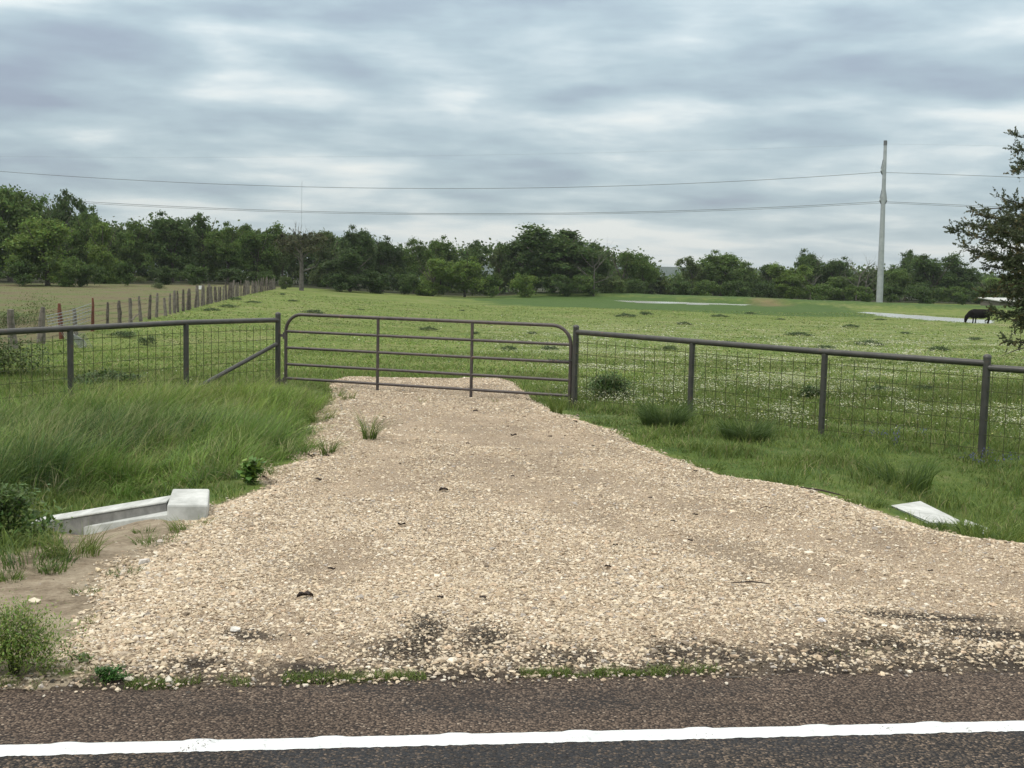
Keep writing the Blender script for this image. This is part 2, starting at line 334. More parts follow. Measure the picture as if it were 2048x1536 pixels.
def chips_material(name, cell, cols, gap, patch=None, bump=.6, dist=.004, rough=.9, patch_scale=1.6, patch_rng=(.5, .62), aniso=None, tone=.25, stained=False):
    """stone chips set in binder: voronoi cells, each with its own shade"""
    m, t, p, o = newmat(name); L = t.links.new
    tc = _n(t, 'ShaderNodeTexCoord'); V = tc.outputs['Object']
    dn = _n(t, 'ShaderNodeTexNoise', i_Scale=cell * 1.3, i_Detail=2.0); L(V, dn.inputs['Vector'])
    ds = _n(t, 'ShaderNodeVectorMath', operation='SCALE', i_Scale=.6 / cell); L(dn.outputs['Color'], ds.inputs[0])
    va = _n(t, 'ShaderNodeVectorMath', operation='ADD'); L(V, va.inputs[0]); L(ds.outputs[0], va.inputs[1])
    vo = _n(t, 'ShaderNodeTexVoronoi', i_Scale=float(cell)); L(va.outputs[0], vo.inputs['Vector'])
    sc = _n(t, 'ShaderNodeSeparateColor'); L(vo.outputs['Color'], sc.inputs[0])
    cr = ramp(t, cols); L(sc.outputs[0], cr.inputs[0])
    gr = _n(t, 'ShaderNodeMapRange', i_1=.42, i_2=.68); L(vo.outputs['Distance'], gr.inputs[0])
    mx = _n(t, 'ShaderNodeMix', data_type='RGBA'); L(gr.outputs[0], mx.inputs[0]); L(cr.outputs[0], mx.inputs[6]); mx.inputs[7].default_value = (*gap, 1)
    c = mx.outputs[2]
    if patch:
        n = _n(t, 'ShaderNodeTexNoise', i_Scale=patch_scale, i_Detail=5.0, i_Roughness=.6); 
        mp = _n(t, 'ShaderNodeMapping'); mp.inputs['Scale'].default_value = aniso or (1, 1, 1); L(V, mp.inputs[0]); L(mp.outputs[0], n.inputs['Vector'])
        r = _n(t, 'ShaderNodeMapRange', i_1=patch_rng[0], i_2=patch_rng[1], i_4=.85); L(n.outputs[0], r.inputs[0])
        nn = _n(t, 'ShaderNodeTexNoise', i_Scale=cell * .5, i_Detail=3.0); L(V, nn.inputs['Vector'])
        r2 = _n(t, 'ShaderNodeMapRange', i_1=.35, i_2=.6); L(nn.outputs[0], r2.inputs[0])
        mu = _n(t, 'ShaderNodeMath', operation='MULTIPLY'); L(r.outputs[0], mu.inputs[0]); L(r2.outputs[0], mu.inputs[1])
        m2 = _n(t, 'ShaderNodeMix', data_type='RGBA'); L(mu.outputs[0], m2.inputs[0]); L(c, m2.inputs[6]); m2.inputs[7].default_value = (*patch, 1); c = m2.outputs[2]
    tn = _n(t, 'ShaderNodeTexNoise', i_Scale=1.1, i_Detail=5.0); L(V, tn.inputs['Vector'])
    tr = _n(t, 'ShaderNodeMapRange', i_1=.3, i_2=.7, i_3=1 - tone, i_4=1 + tone); L(tn.outputs[0], tr.inputs[0])
    vm = _n(t, 'ShaderNodeVectorMath', operation='SCALE'); L(c, vm.inputs[0]); L(tr.outputs[0], vm.inputs['Scale']); c = vm.outputs[0]
    if stained:
        sa = _n(t, 'ShaderNodeAttribute', attribute_name='Col'); ssp = _n(t, 'ShaderNodeSeparateColor'); L(sa.outputs['Color'], ssp.inputs[0])
        sm = _n(t, 'ShaderNodeMix', data_type='RGBA'); L(ssp.outputs[0], sm.inputs[0]); L(c, sm.inputs[6]); sm.inputs[7].default_value = (.040, .032, .026, 1); c = sm.outputs[2]
    L(c, p.inputs['Base Color']); p.inputs['Roughness'].default_value = rough; p.inputs['Specular IOR Level'].default_value = .25
    iv = _n(t, 'ShaderNodeMath', operation='MULTIPLY', i_1=-1.0); L(vo.outputs['Distance'], iv.inputs[0])
    b = _n(t, 'ShaderNodeBump', i_Strength=bump, i_Distance=dist); L(iv.outputs[0], b.inputs['Height']); L(b.outputs[0], p.inputs['Normal'])
    return m
M['shoulder'] = chips_material('chip_seal_shoulder', 100, [(0, (.052, .038, .030)), (.4, (.105, .077, .058)), (.75, (.165, .123, .093)), (.95, (.21, .16, .12)), (1, (.34, .28, .22))], (.026, .020, .017), (.018, .018, .019), bump=.7, dist=.006, aniso=(.5, 1.3, 1), patch_rng=(.50, .60), patch_scale=1.1)
M['lane'] = chips_material('chip_seal_lane', 95, [(0, (.030, .026, .023)), (.5, (.065, .054, .044)), (.8, (.13, .098, .070)), (1, (.22, .17, .13))], (.014, .014, .016), (.030, .033, .038), bump=.8, dist=.006, aniso=(.5, 1.2, 1), patch_rng=(.44, .54), patch_scale=1.0)
M['gravel'] = chips_material('crushed_limestone_bed', 120, [(0, (.31, .24, .17)), (.35, (.43, .345, .25)), (.8, (.52, .43, .32)), (1, (.62, .54, .43))], (.24, .18, .125), bump=1.0, dist=.009, rough=.95, stained=True)
def water_material():
    m, t, p, o = newmat('pond_water'); L = t.links.new
    p.inputs['Base Color'].default_value = (.36, .37, .34, 1); p.inputs['Roughness'].default_value = .22; p.inputs['IOR'].default_value = 1.6; p.inputs['Specular IOR Level'].default_value = .9
    tc = _n(t, 'ShaderNodeTexCoord'); n = _n(t, 'ShaderNodeTexNoise', i_Scale=3.0, i_Detail=4.0); L(tc.outputs['Object'], n.inputs['Vector'])
    b = _n(t, 'ShaderNodeBump', i_Strength=.25, i_Distance=.02); L(n.outputs[0], b.inputs['Height']); L(b.outputs[0], p.inputs['Normal'])
    return m
M['water'] = water_material()
def worn_line():
    m = noise_mat('road_paint', (.52, .55, .56), (.70, .73, .74), 40, .6, .6, 160, dist=.003, stops=(.3, .5)); t = m.node_tree; L = t.links.new
    p = [n for n in t.nodes if n.type == 'BSDF_PRINCIPLED'][0]; src = p.inputs['Base Color'].links[0].from_socket; tc = [n for n in t.nodes if n.type == 'TEX_COORD'][0]
    n = _n(t, 'ShaderNodeTexNoise', i_Scale=110.0, i_Detail=3.0, i_Roughness=.7); L(tc.outputs['Object'], n.inputs['Vector']); n2 = _n(t, 'ShaderNodeTexNoise', i_Scale=7.0, i_Detail=3.0); L(tc.outputs['Object'], n2.inputs['Vector'])
    a = _n(t, 'ShaderNodeMath', operation='ADD'); L(n.outputs[0], a.inputs[0]); L(n2.outputs[0], a.inputs[1]); r = _n(t, 'ShaderNodeMapRange', i_1=1.22, i_2=1.30); L(a.outputs[0], r.inputs[0])
    mx = _n(t, 'ShaderNodeMix', data_type='RGBA'); L(r.outputs[0], mx.inputs[0]); L(src, mx.inputs[6]); mx.inputs[7].default_value = (.16, .15, .14, 1); L(mx.outputs[2], p.inputs['Base Color']); return m
M['line'] = worn_line()
def hill_material():
    return noise_mat('hazed_wood', (.030, .050, .045), (.055, .082, .070), .02, 1, 0)  # blue of distance haze is mixed into the forest colour
M['hill'] = hill_material()

# ------------------------------------------------------------------ areas on the ground, as lists of image points met with the ground
W = lambda pts: [G(*p) for p in pts]
GRAV = W([(664, 762), (668, 790), (650, 815), (622, 850), (606, 880), (612, 905), (632, 922), (560, 936), (522, 948), (548, 975), (470, 1003), (424, 1022), (398, 1046), (330, 1092), (262, 1150), (225, 1215), (180, 1265), (140, 1310), (235, 1350)])
GRAV_R = W([(1020, 764), (1058, 800), (1120, 832), (1200, 858), (1300, 905), (1390, 936), (1450, 958), (1560, 974), (1680, 1004), (1770, 1034), (1880, 1072), (1960, 1088), (2048, 1098)])
_e = lambda s, off: RN * (EDGE + off) + RD * s
GRAV = GRAV + [_e(-1.55, -.04), _e(0, -.03), _e(2, -.03), _e(3.6, -.03), _e(4.2, .0), Vector((4.4, 7.3, 0))] + GRAV_R[::-1]
SAND = W([(-160, 1100), (0, 1118), (90, 1100), (120, 1070), (230, 1052), (330, 1036), (424, 1030), (424, 1022), (398, 1046), (300, 1120), (262, 1150), (225, 1215), (180, 1265), (140, 1310), (60, 1330), (0, 1345), (-160, 1350)])
TALL = W([(-420, 1010), (0, 1020), (60, 1012), (320, 985), (436, 968), (500, 940), (560, 918), (600, 902), (632, 868), (640, 835), (648, 800)]) + [at(566, 770, 17.9), at(372, 780, 15.9), at(140, 800, 14.2), at(-160, 820, 12.3), at(-700, 900, 10.2)]
WFENCE = lambda Y: -13.9 - (Y - 32) * .113
def fold(V): return [(p[0], p[1]) for p in V]
GRAV, SAND, TALL = fold(GRAV), fold(SAND), fold(TALL)
CULV_L = fold(W([(150, 1085), (340, 1062), (425, 1058), (425, 985), (330, 985), (60, 1040), (40, 1075)]))
CULV_R = fold(W([(1775, 1004), (1850, 1006), (1915, 1038), (1910, 1052), (1850, 1052)]))

# ------------------------------------------------------------------ ground sheet
def spaced(lo, hi, d0, mid_lo, mid_hi, g=1.06, dmax=60):
    out = list(np.arange(mid_lo, mid_hi, d0)); d = d0; x = out[-1]
    while x < hi: d = min(d * g, dmax); x += d; out.append(x)
    d = d0; x = out[0]; pre = []
    while x > lo: d = min(d * g, dmax); x -= d; pre.append(x)
    return np.array(pre[::-1] + out)
def build_ground():
    xs = spaced(-1500, 1500, .12, -7, 8, 1.035); ys = spaced(-500, 2600, .12, 4.2, 20, 1.018)
    X, Y = np.meshgrid(xs, ys); z = zfun(X.ravel(), Y.ravel()); x = X.ravel(); y = Y.ravel()
    r = rdist(x, y); z = np.where((r > -5) & (r < EDGE), np.minimum(z, -.03), z)
    c = np.zeros((len(x), 3), np.float32)
    left = sst(.6, -.6, x - WFENCE(y)) * sst(24, 28, y)                       # the brown field beyond the picket fence
    c[:, 0] = left * .74
    soil = np.zeros(len(x))
    for P, a in ((pondA, 1), (pondB, 1)):
        sd = poly_sd(x, y, P); far_side = sst(-1, 1.5, y - np.interp(x, [p.x for p in BERM], [p.y - 14 for p in BERM]))
        soil = np.maximum(soil, np.clip(1 - np.abs(sd + 1.0) / 2.6, 0, 1) * far_side * .75 * sst(.38, .6, fbm(x, y, .16, 3)) * (sst(.14, .2, x / np.maximum(y, 1))))
    c[:, 0] = np.maximum(c[:, 0], soil * .5)
    bm = np.interp(x, [p.x for p in BERM], [p.y for p in BERM])
    bank = sst(-46, -36, y - bm) * sst(-2, -8, y - bm) * sst(-16, 7, x + (fbm(x, y, .3, 8) - .5) * 14) * sst(36, 22, x - (y - 90) * .2)
    c[:, 2] = np.maximum(bank * .9, .65 * np.exp(-((y - bm) / 9.0) ** 2) * sst(-6, 2, x))
    verge = (sst(30, 16, y) * .55) * (r > EDGE)
    c[:, 2] = np.maximum(c[:, 2], verge)
    c[:, 1] = np.maximum(sst(-.35, .15, poly_sd(x, y, SAND)), sst(.35, .0, r - EDGE) * (r > EDGE - .5) * (x < 8) * .9)
    c[:, 1] = np.maximum(c[:, 1], sst(-.25, .1, poly_sd(x, y, GRAV)) * .95)
    c[:, 2] *= (1 - c[:, 1])
    nx, ny = len(xs), len(ys); i = np.arange((nx - 1) * (ny - 1)); a = (i // (nx - 1)) * nx + i % (nx - 1)
    Fc = np.stack([a, a + 1, a + 1 + nx, a + nx], 1)
    c2 = np.ones((len(x), 4), np.float32); u = x / np.maximum(y, 1)
    c2[:, 0] = sst(-.12, .08, u) * sst(12, 17, y) * sst(95, 60, y) * (1 - c[:, 2]); tl = np.interp(u * F + 1024, [-300, 0, 500, 1000, 1400, 2300], [97, 100, 118, 134, 152, 160])
    c2[:, 1] = sst(0, 5, y - tl) * .95
    c2[:, 2] = np.clip(soil * 1.3, 0, 1)
    o = link('ground', np_mesh('ground', np.stack([x, y, z], 1), Fc, c, True), M['ground'])
    ca = o.data.color_attributes.new('Col2', 'FLOAT_COLOR', 'POINT'); ca.data.foreach_set('color', c2.ravel())
    tag(o, kind='structure')
build_ground()
def strip(name, a, b, s0, s1, z, mat, ds=2.0, ragged=0, seed=1):
    """a sheet along the road between cross distances a and b"""
    n = int((s1 - s0) / ds) + 1; ss = np.linspace(s0, s1, n); V = []
    for k, s in enumerate(ss):
        ra = ragged * (fbm(np.array([s]), np.array([seed]), 6.0)[0] - .5); rb = ragged * (fbm(np.array([s]), np.array([seed + 9]), 7.0)[0] - .5)
        for q, zz in ((a + ra, z), (b + rb, z)):
            p = RN * q + RD * s; V.append((p.x, p.y, zz))
    i = np.arange(n - 1); Fc = np.stack([2 * i, 2 * i + 2, 2 * i + 3, 2 * i + 1], 1)
    return link(name, np_mesh(name, V, Fc), mat)
tag(strip('road', LINE - 7.2, LINE + .0, -400, 400, 0.0, M['lane'], 4), kind='structure')
def shoulder():
    n = 1600; ss = np.concatenate([np.linspace(-200, -8.01, 100), np.linspace(-8, 9, n), np.linspace(9.01, 200, 100)]); V = []
    for s in ss:
        q = EDGE + .16 * (fbm(np.array([s]), np.array([3.]), 1.3)[0] - .5) + .07 * (fbm(np.array([s]), np.array([8.]), 7)[0] - .5)
        for k, (c, zz) in enumerate(((LINE, 0), (LINE + .3, 0), (q - .1, -.002), (q, -.012))):
            p = RN * c + RD * s; V.append((p.x, p.y, zz))
    m = len(ss); F_ = []
    for i in range(m - 1):
        for k in range(3): F_.append((4 * i + k, 4 * i + 4 + k, 4 * i + 5 + k, 4 * i + 1 + k))
    tag(link('road_shoulder', np_mesh('road_shoulder', V, F_), M['shoulder']), kind='structure')
shoulder()
def edge_line():
    """white thermoplastic line: ragged edges and a raised rib every 45 cm"""
    ds = .012; ss = np.concatenate([np.arange(-60, -4, 1.), np.arange(-4, 4.5, ds), np.arange(4.5, 60, 1.)]); n = len(ss)
    s0 = RD.dot(on_z(130, 1499, 0)); u = ((ss - s0) / .456 + .5) % 1 - .5
    rib = np.exp(-(np.abs(u) * .456 / .062) ** 4)
    wa = -.049 + .007 * (fbm(ss, ss * 0 + 1, 60) - .5) + .009 * (vn(ss, ss * 0, 80) - .5); wb = .049 + .006 * (fbm(ss, ss * 0 + 5, 34) - .5) + rib * .002
    V = []; K = 7
    for i, s in enumerate(ss):
        for k in range(K):
            f = k / (K - 1); q = LINE + wa[i] * (1 - f) + wb[i] * f
            e = .004 if 0 < k < K - 1 else .0015
            e += rib[i] * .014 * math.sin(math.pi * f) ** .6
            p = RN * q + RD * s; V.append((p.x, p.y, e))
    F_ = []
    for i in range(n - 1):
        for k in range(K - 1): F_.append((K * i + k, K * i + K + k, K * i + K + 1 + k, K * i + 1 + k))
    tag(link('road_line', np_mesh('road_line', V, F_, None, True), M['line']), kind='structure')
edge_line()

# ------------------------------------------------------------------ gravel drive
def gz(x, y):
    sd = poly_sd(x, y, GRAV); e = sst(-.05, .5, sd)
    mound = .045 * np.exp(-((sd - .28) / .22) ** 2) * sst(6.2, 7.5, y)
    r = rdist(x, y)
    lift = (.004 + .055 * e + mound - .022 * track(x, y) * e) * sst(-.1, .7, r - EDGE) + .004
    return zfun(x, y) + lift + (fbm(x, y, 2.2, 3) - .5) * .035 * e * sst(.0, .6, r - EDGE), sd
TR = [[(800, 850), (770, 950), (720, 1060), (660, 1180), (600, 1330)], [(1010, 850), (1130, 950), (1400, 1035), (1700, 1100), (2100, 1210)], [(900, 850), (1000, 960), (1180, 1050), (1500, 1130), (2048, 1270)], [(620, 1060), (760, 1075), (860, 1060)]]
TR = [[G(*q) for q in p] for p in TR]
def track(x, y):
    d = np.full(np.shape(x), 9.)
    for P in TR:
        for a, b in zip(P[:-1], P[1:]):
            ex, ey = b.x - a.x, b.y - a.y; t = np.clip(((x - a.x) * ex + (y - a.y) * ey) / (ex * ex + ey * ey), 0, 1)
            d = np.minimum(d, np.hypot(x - a.x - t * ex, y - a.y - t * ey))
    return np.clip(np.exp(-(d / .34) ** 2) * sst(.2, .5, fbm(x, y, 1.1, 5)) + .45 * sst(.55, .7, fbm(x, y, .55, 17)), 0, 1)
def stain(x, y):
    """tar-black crumbs spilled off the road edge"""
    s = np.zeros(np.shape(x)); 
    for px, py, rx, ry in ((850, 1290, .10, .35), (815, 1315, .2, .15), (965, 1300, .13, .2), (1130, 1325, .25, .12), (1400, 1320, .35, .15), (1850, 1250, .5, .10), (1950, 1280, .5, .12), (1760, 1300, .25, .12), (2000, 1325, .6, .2), (500, 1290, .14, .08), (410, 1335, .2, .07), (620, 1340, .2, .06), (1650, 1315, .2, .12)):
        p = G(px, py); s = np.maximum(s, np.exp(-((x - p.x) / rx) ** 2 - ((y - p.y) / ry) ** 2))
    r = rdist(x, y) - EDGE
    s = np.maximum(s, sst(.42, .05, r) * .75)
    return np.clip(s * (.65 + fbm(x, y, 6, 2)), 0, 1)
def build_gravel():
    h = .055; xs = np.arange(-4.2, 5.4, h); ys = np.arange(4.3, 21, h); X, Y = np.meshgrid(xs, ys); x, y = X.ravel(), Y.ravel()
    z, sd = gz(x, y); nx = len(xs); keepv = sd + (vn(x, y, 5, 1) - .5) * .12 > 0
    i = np.arange((nx - 1) * (len(ys) - 1)); a = (i // (nx - 1)) * nx + i % (nx - 1); Fc = np.stack([a, a + 1, a + 1 + nx, a + nx], 1)
    Fc = Fc[keepv[Fc].sum(1) >= 3]; used = np.unique(Fc); mp = np.zeros(len(x), int); mp[used] = np.arange(len(used))
    z = np.where(rdist(x, y) < EDGE + .1, np.minimum(z, .006), z)
    st_ = np.repeat(stain(x, y)[used][:, None], 3, 1); me = np_mesh('gravel_driveway', np.stack([x, y, z], 1)[used], mp[Fc], st_, True)
    tag(link('gravel_driveway', me, M['gravel']), kind='structure')
build_gravel()
PHI = (1 + 5 ** .5) / 2
ICO = np.array([(-1, PHI, 0), (1, PHI, 0), (-1, -PHI, 0), (1, -PHI, 0), (0, -1, PHI), (0, 1, PHI), (0, -1, -PHI), (0, 1, -PHI), (PHI, 0, -1), (PHI, 0, 1), (-PHI, 0, -1), (-PHI, 0, 1)]) / 1.902
ICF = np.array([(0, 11, 5), (0, 5, 1), (0, 1, 7), (0, 7, 10), (0, 10, 11), (1, 5, 9), (5, 11, 4), (11, 10, 2), (10, 7, 6), (7, 1, 8), (3, 9, 4), (3, 4, 2), (3, 2, 6), (3, 6, 8), (3, 8, 9), (4, 9, 5), (2, 4, 11), (6, 2, 10), (8, 6, 7), (9, 8, 1)])
def rocks(P, size, col, name, seed=1, flat=.50):
    g = np.random.default_rng(seed); n = len(P)
    v = ICO[None] * (1 + g.uniform(-.36, .34, (n, 12, 1))) + g.uniform(-.2, .2, (n, 12, 3))
    sc = np.stack([g.uniform(.8, 1.6, n), g.uniform(.6, 1.0, n), g.uniform(flat - .15, flat + .2, n)], 1) * size[:, None]
    v = v * sc[:, None]
    a = g.uniform(0, 6.28, n); tx = g.normal(0, .35, n); ca, sa = np.cos(a), np.sin(a); ct, st = np.cos(tx), np.sin(tx)
    y1 = v[..., 1] * ct[:, None] - v[..., 2] * st[:, None]; z1 = v[..., 1] * st[:, None] + v[..., 2] * ct[:, None]
    x2 = v[..., 0] * ca[:, None] - y1 * sa[:, None]; y2 = v[..., 0] * sa[:, None] + y1 * ca[:, None]
    V = np.stack([x2, y2, z1], -1) + P[:, None]; Fc = (ICF[None] + (np.arange(n) * 12)[:, None, None]).reshape(-1, 3)
    c = np.repeat(col, 12, 0)
    return np_mesh(name, V.reshape(-1, 3), Fc, c)
PAL = np.array([(.525, .438, .322), (.61, .525, .405), (.40, .318, .225), (.67, .61, .51), (.46, .385, .300), (.24, .190, .140), (.51, .395, .285), (.38, .345, .31)])
def build_stones():
    Ps, Ss, Cs = [], [], []
    for (y0, y1, dens, s0, s1) in ((4.4, 6.3, 10500, .0036, .0098), (6.3, 8.5, 7500, .0040, .0100), (8.5, 12, 3900, .0048, .0105), (12, 21, 1300, .0065, .0125)):
        wd = (-4.6, 5.6); n = int(dens * (y1 - y0) * (wd[1] - wd[0])); x = rng.uniform(*wd, n); y = rng.uniform(y0, y1, n)
        z, sd = gz(x, y); r = rdist(x, y) - EDGE; tk = track(x, y)
        inside = sst(-.28, .03, sd + (fbm(x, y, 3, 7) - .5) * .35) ** 2.2
        pr = inside * (1 - .78 * tk) * (.72 + .45 * sst(.3, .65, fbm(x, y, 1.6, 9))) * np.where(r < .1, .35 * sst(-.12, .25, r), 1) * (r > -.12)
        k = rng.random(n) < pr; x, y, z, sd, tk, r = x[k], y[k], z[k], sd[k], tk[k], r[k]; n = len(x)
        out = sd < 0; z = np.where(out, zfun(x, y), z); z = np.where(r < .08, np.maximum(z, -.006), z)
        s = rng.uniform(s0, s1, n) * rng.choice([.7, 1, 1.3, 1.9], n, p=[.40, .42, .15, .03]); s *= np.where(sd < .4, 1.15, 1)
        c = PAL[rng.choice(8, n, p=[.25, .2, .16, .09, .12, .07, .07, .04])] * np.array([1.0, 1.0, .99]) * rng.uniform(.80, 1.15, (n, 1))
        stn = stain(x, y); dk = rng.random(n) < stn * .8; c = np.where(dk[:, None], c * rng.uniform(.10, .55, (n, 1)), c); s = np.where(dk, s * .7, s)
        Ps.append(np.stack([x, y, z + s * .18], 1)); Ss.append(s); Cs.append(c)
    P, s, c = np.concatenate(Ps), np.concatenate(Ss), np.concatenate(Cs); print('stones', len(P))
    tag(link('gravel', rocks(P, s, c, 'gravel', 3), M['stone']), 'loose cream and tan crushed limestone covering the driveway', 'gravel', kind='stuff')
    n = 420; t = rng.uniform(-1.9, 3.6, n); q = EDGE - np.abs(rng.normal(0, .045, n)) + .03; x = RN.x * q + RD.x * t; y = RN.y * q + RD.y * t; s = rng.uniform(.003, .010, n)
    P = np.stack([x, y, s * .4], 1); c = PAL[rng.choice(8, n)] * rng.uniform(.6, 1.05, (n, 1))
    tag(link('loose_stones', rocks(P, s, c, 'loose_stones', 15), M['stone']), 'pale stones rolled from the gravel onto the asphalt edge', 'stones', kind='stuff')
    # sparse pebbles on the sandy verge
    n = 5200; x = rng.uniform(-5, -1, n); y = rng.uniform(4.8, 10, n); k = (poly_sd(x, y, SAND) > 0) & (rng.random(n) < .25 + .6 * sst(.5, .7, fbm(x, y, 2, 3))); x, y = x[k], y[k]; n = len(x)
    P = np.stack([x, y, zfun(x, y) + .001], 1); s = rng.uniform(.002, .007, n) * rng.choice([1, 1.6], n, p=[.93, .07])
    tag(link('pebbles', rocks(P, s, PAL[rng.choice(8, n)] * rng.uniform(.45, .95, (n, 1)), 'pebbles', 5), M['stone']), 'small pale pebbles sprinkled over the bare sandy verge', 'pebbles', kind='stuff')
build_stones()
def big_rocks():
    L = [((258, 1365, .022), 'white angular rock at the road edge beside the low round weed', (.60, .55, .46)),
         ((338, 1368, .026), 'white angular rock at the asphalt edge right of the low round weed', (.62, .58, .50)),
         ((70, 1207, .026), 'pale round rock lying alone on the bare sand', (.66, .60, .48)),
         ((195, 1143, .022), 'cream rock on the bare sand close to the gravel edge', (.62, .52, .36)),
         ((1643, 1266, .016), 'bright white stone among the gravel near the road', (.72, .72, .74)),
         ((470, 1283, .020), 'pale grey stone on the lower left of the gravel', (.62, .60, .56)),
         ((288, 1130, .030), 'pale stone perched on the left rim of the gravel', (.6, .57, .53)),
         ((1625, 992, .030), 'pale angular stone on the right rim of the gravel below the grass', (.66, .60, .50)),
         ((360, 1285, .021), 'large cream stone on the gravel near the leafy bush', (.68, .60, .46))]
    for i, ((px, py, s), lab, c) in enumerate(L):
        p = G(px, py); z, sd = gz(np.array([p.x]), np.array([p.y])); zz = float(z[0]) if sd[0] > 0 else p.z
        me = rocks(np.array([[0, 0, 0.]]), np.array([s]), np.array([c]), 'rock', 40 + i, .7); o = link('rock', me, M['stone']); o.location = (p.x, p.y, zz + s * .4)
        tag(o, lab, 'rock')
big_rocks()

# ------------------------------------------------------------------ grass
def blades(P, h, w_, head, lean, col, segs=3, curl=1.8, name='grass', face=None, tipcol=None, seed=0):
    g = np.random.default_rng(seed); n = len(P); t = np.linspace(0, 1, segs + 1)[None]
    dx, dy = np.cos(head)[:, None], np.sin(head)[:, None]
    off = h[:, None] * lean[:, None] * t ** curl; up = h[:, None] * t * (1 - .42 * np.minimum(lean, 1.4)[:, None] * t)
    fa = face if face is not None else g.uniform(0, 6.28, n); sx, sy = np.cos(fa)[:, None], np.sin(fa)[:, None]
    wid = w_[:, None] * .5 * (1 - t ** 1.6 * .93)
    cx = P[:, :1] + dx * off; cy = P[:, 1:2] + dy * off; cz = P[:, 2:] + up
    Vl = np.stack([cx - sx * wid, cy - sy * wid, cz], -1); Vr = np.stack([cx + sx * wid, cy + sy * wid, cz], -1)
    V = np.stack([Vl, Vr], 2).reshape(n, -1, 3)
    k = np.arange(segs); q = np.stack([2 * k, 2 * k + 1, 2 * k + 3, 2 * k + 2], 1); Fc = (q[None] + (np.arange(n) * (2 * segs + 2))[:, None, None]).reshape(-1, 4)
    C = np.repeat(col[:, None], segs + 1, 1)
    if tipcol is not None: C = C * (1 - t[..., None] ** 1.5) + tipcol[:, None] * t[..., None] ** 1.5
    C = np.repeat(C, 2, 1).reshape(-1, 3)
    return V.reshape(-1, 3), Fc, C
def merge(L):
    V, Fc, C = [], [], []; b = 0
    for v, f, c in L: V.append(v); Fc.append(f + b); C.append(c); b += len(v)
    return np.concatenate(V), np.concatenate(Fc), np.concatenate(C)
GP = np.array([(.070, .118, .024), (.108, .170, .034), (.155, .208, .046), (.080, .128, .046), (.215, .215, .085), (.27, .235, .13)])
def gcol(n, p, lo=.75, hi=1.2): return GP[rng.choice(6, n, p=p)] * rng.uniform(lo, hi, (n, 1))
def in_view(x, y, m=1.15): return (np.abs(x) < y * .445 * m + .8)
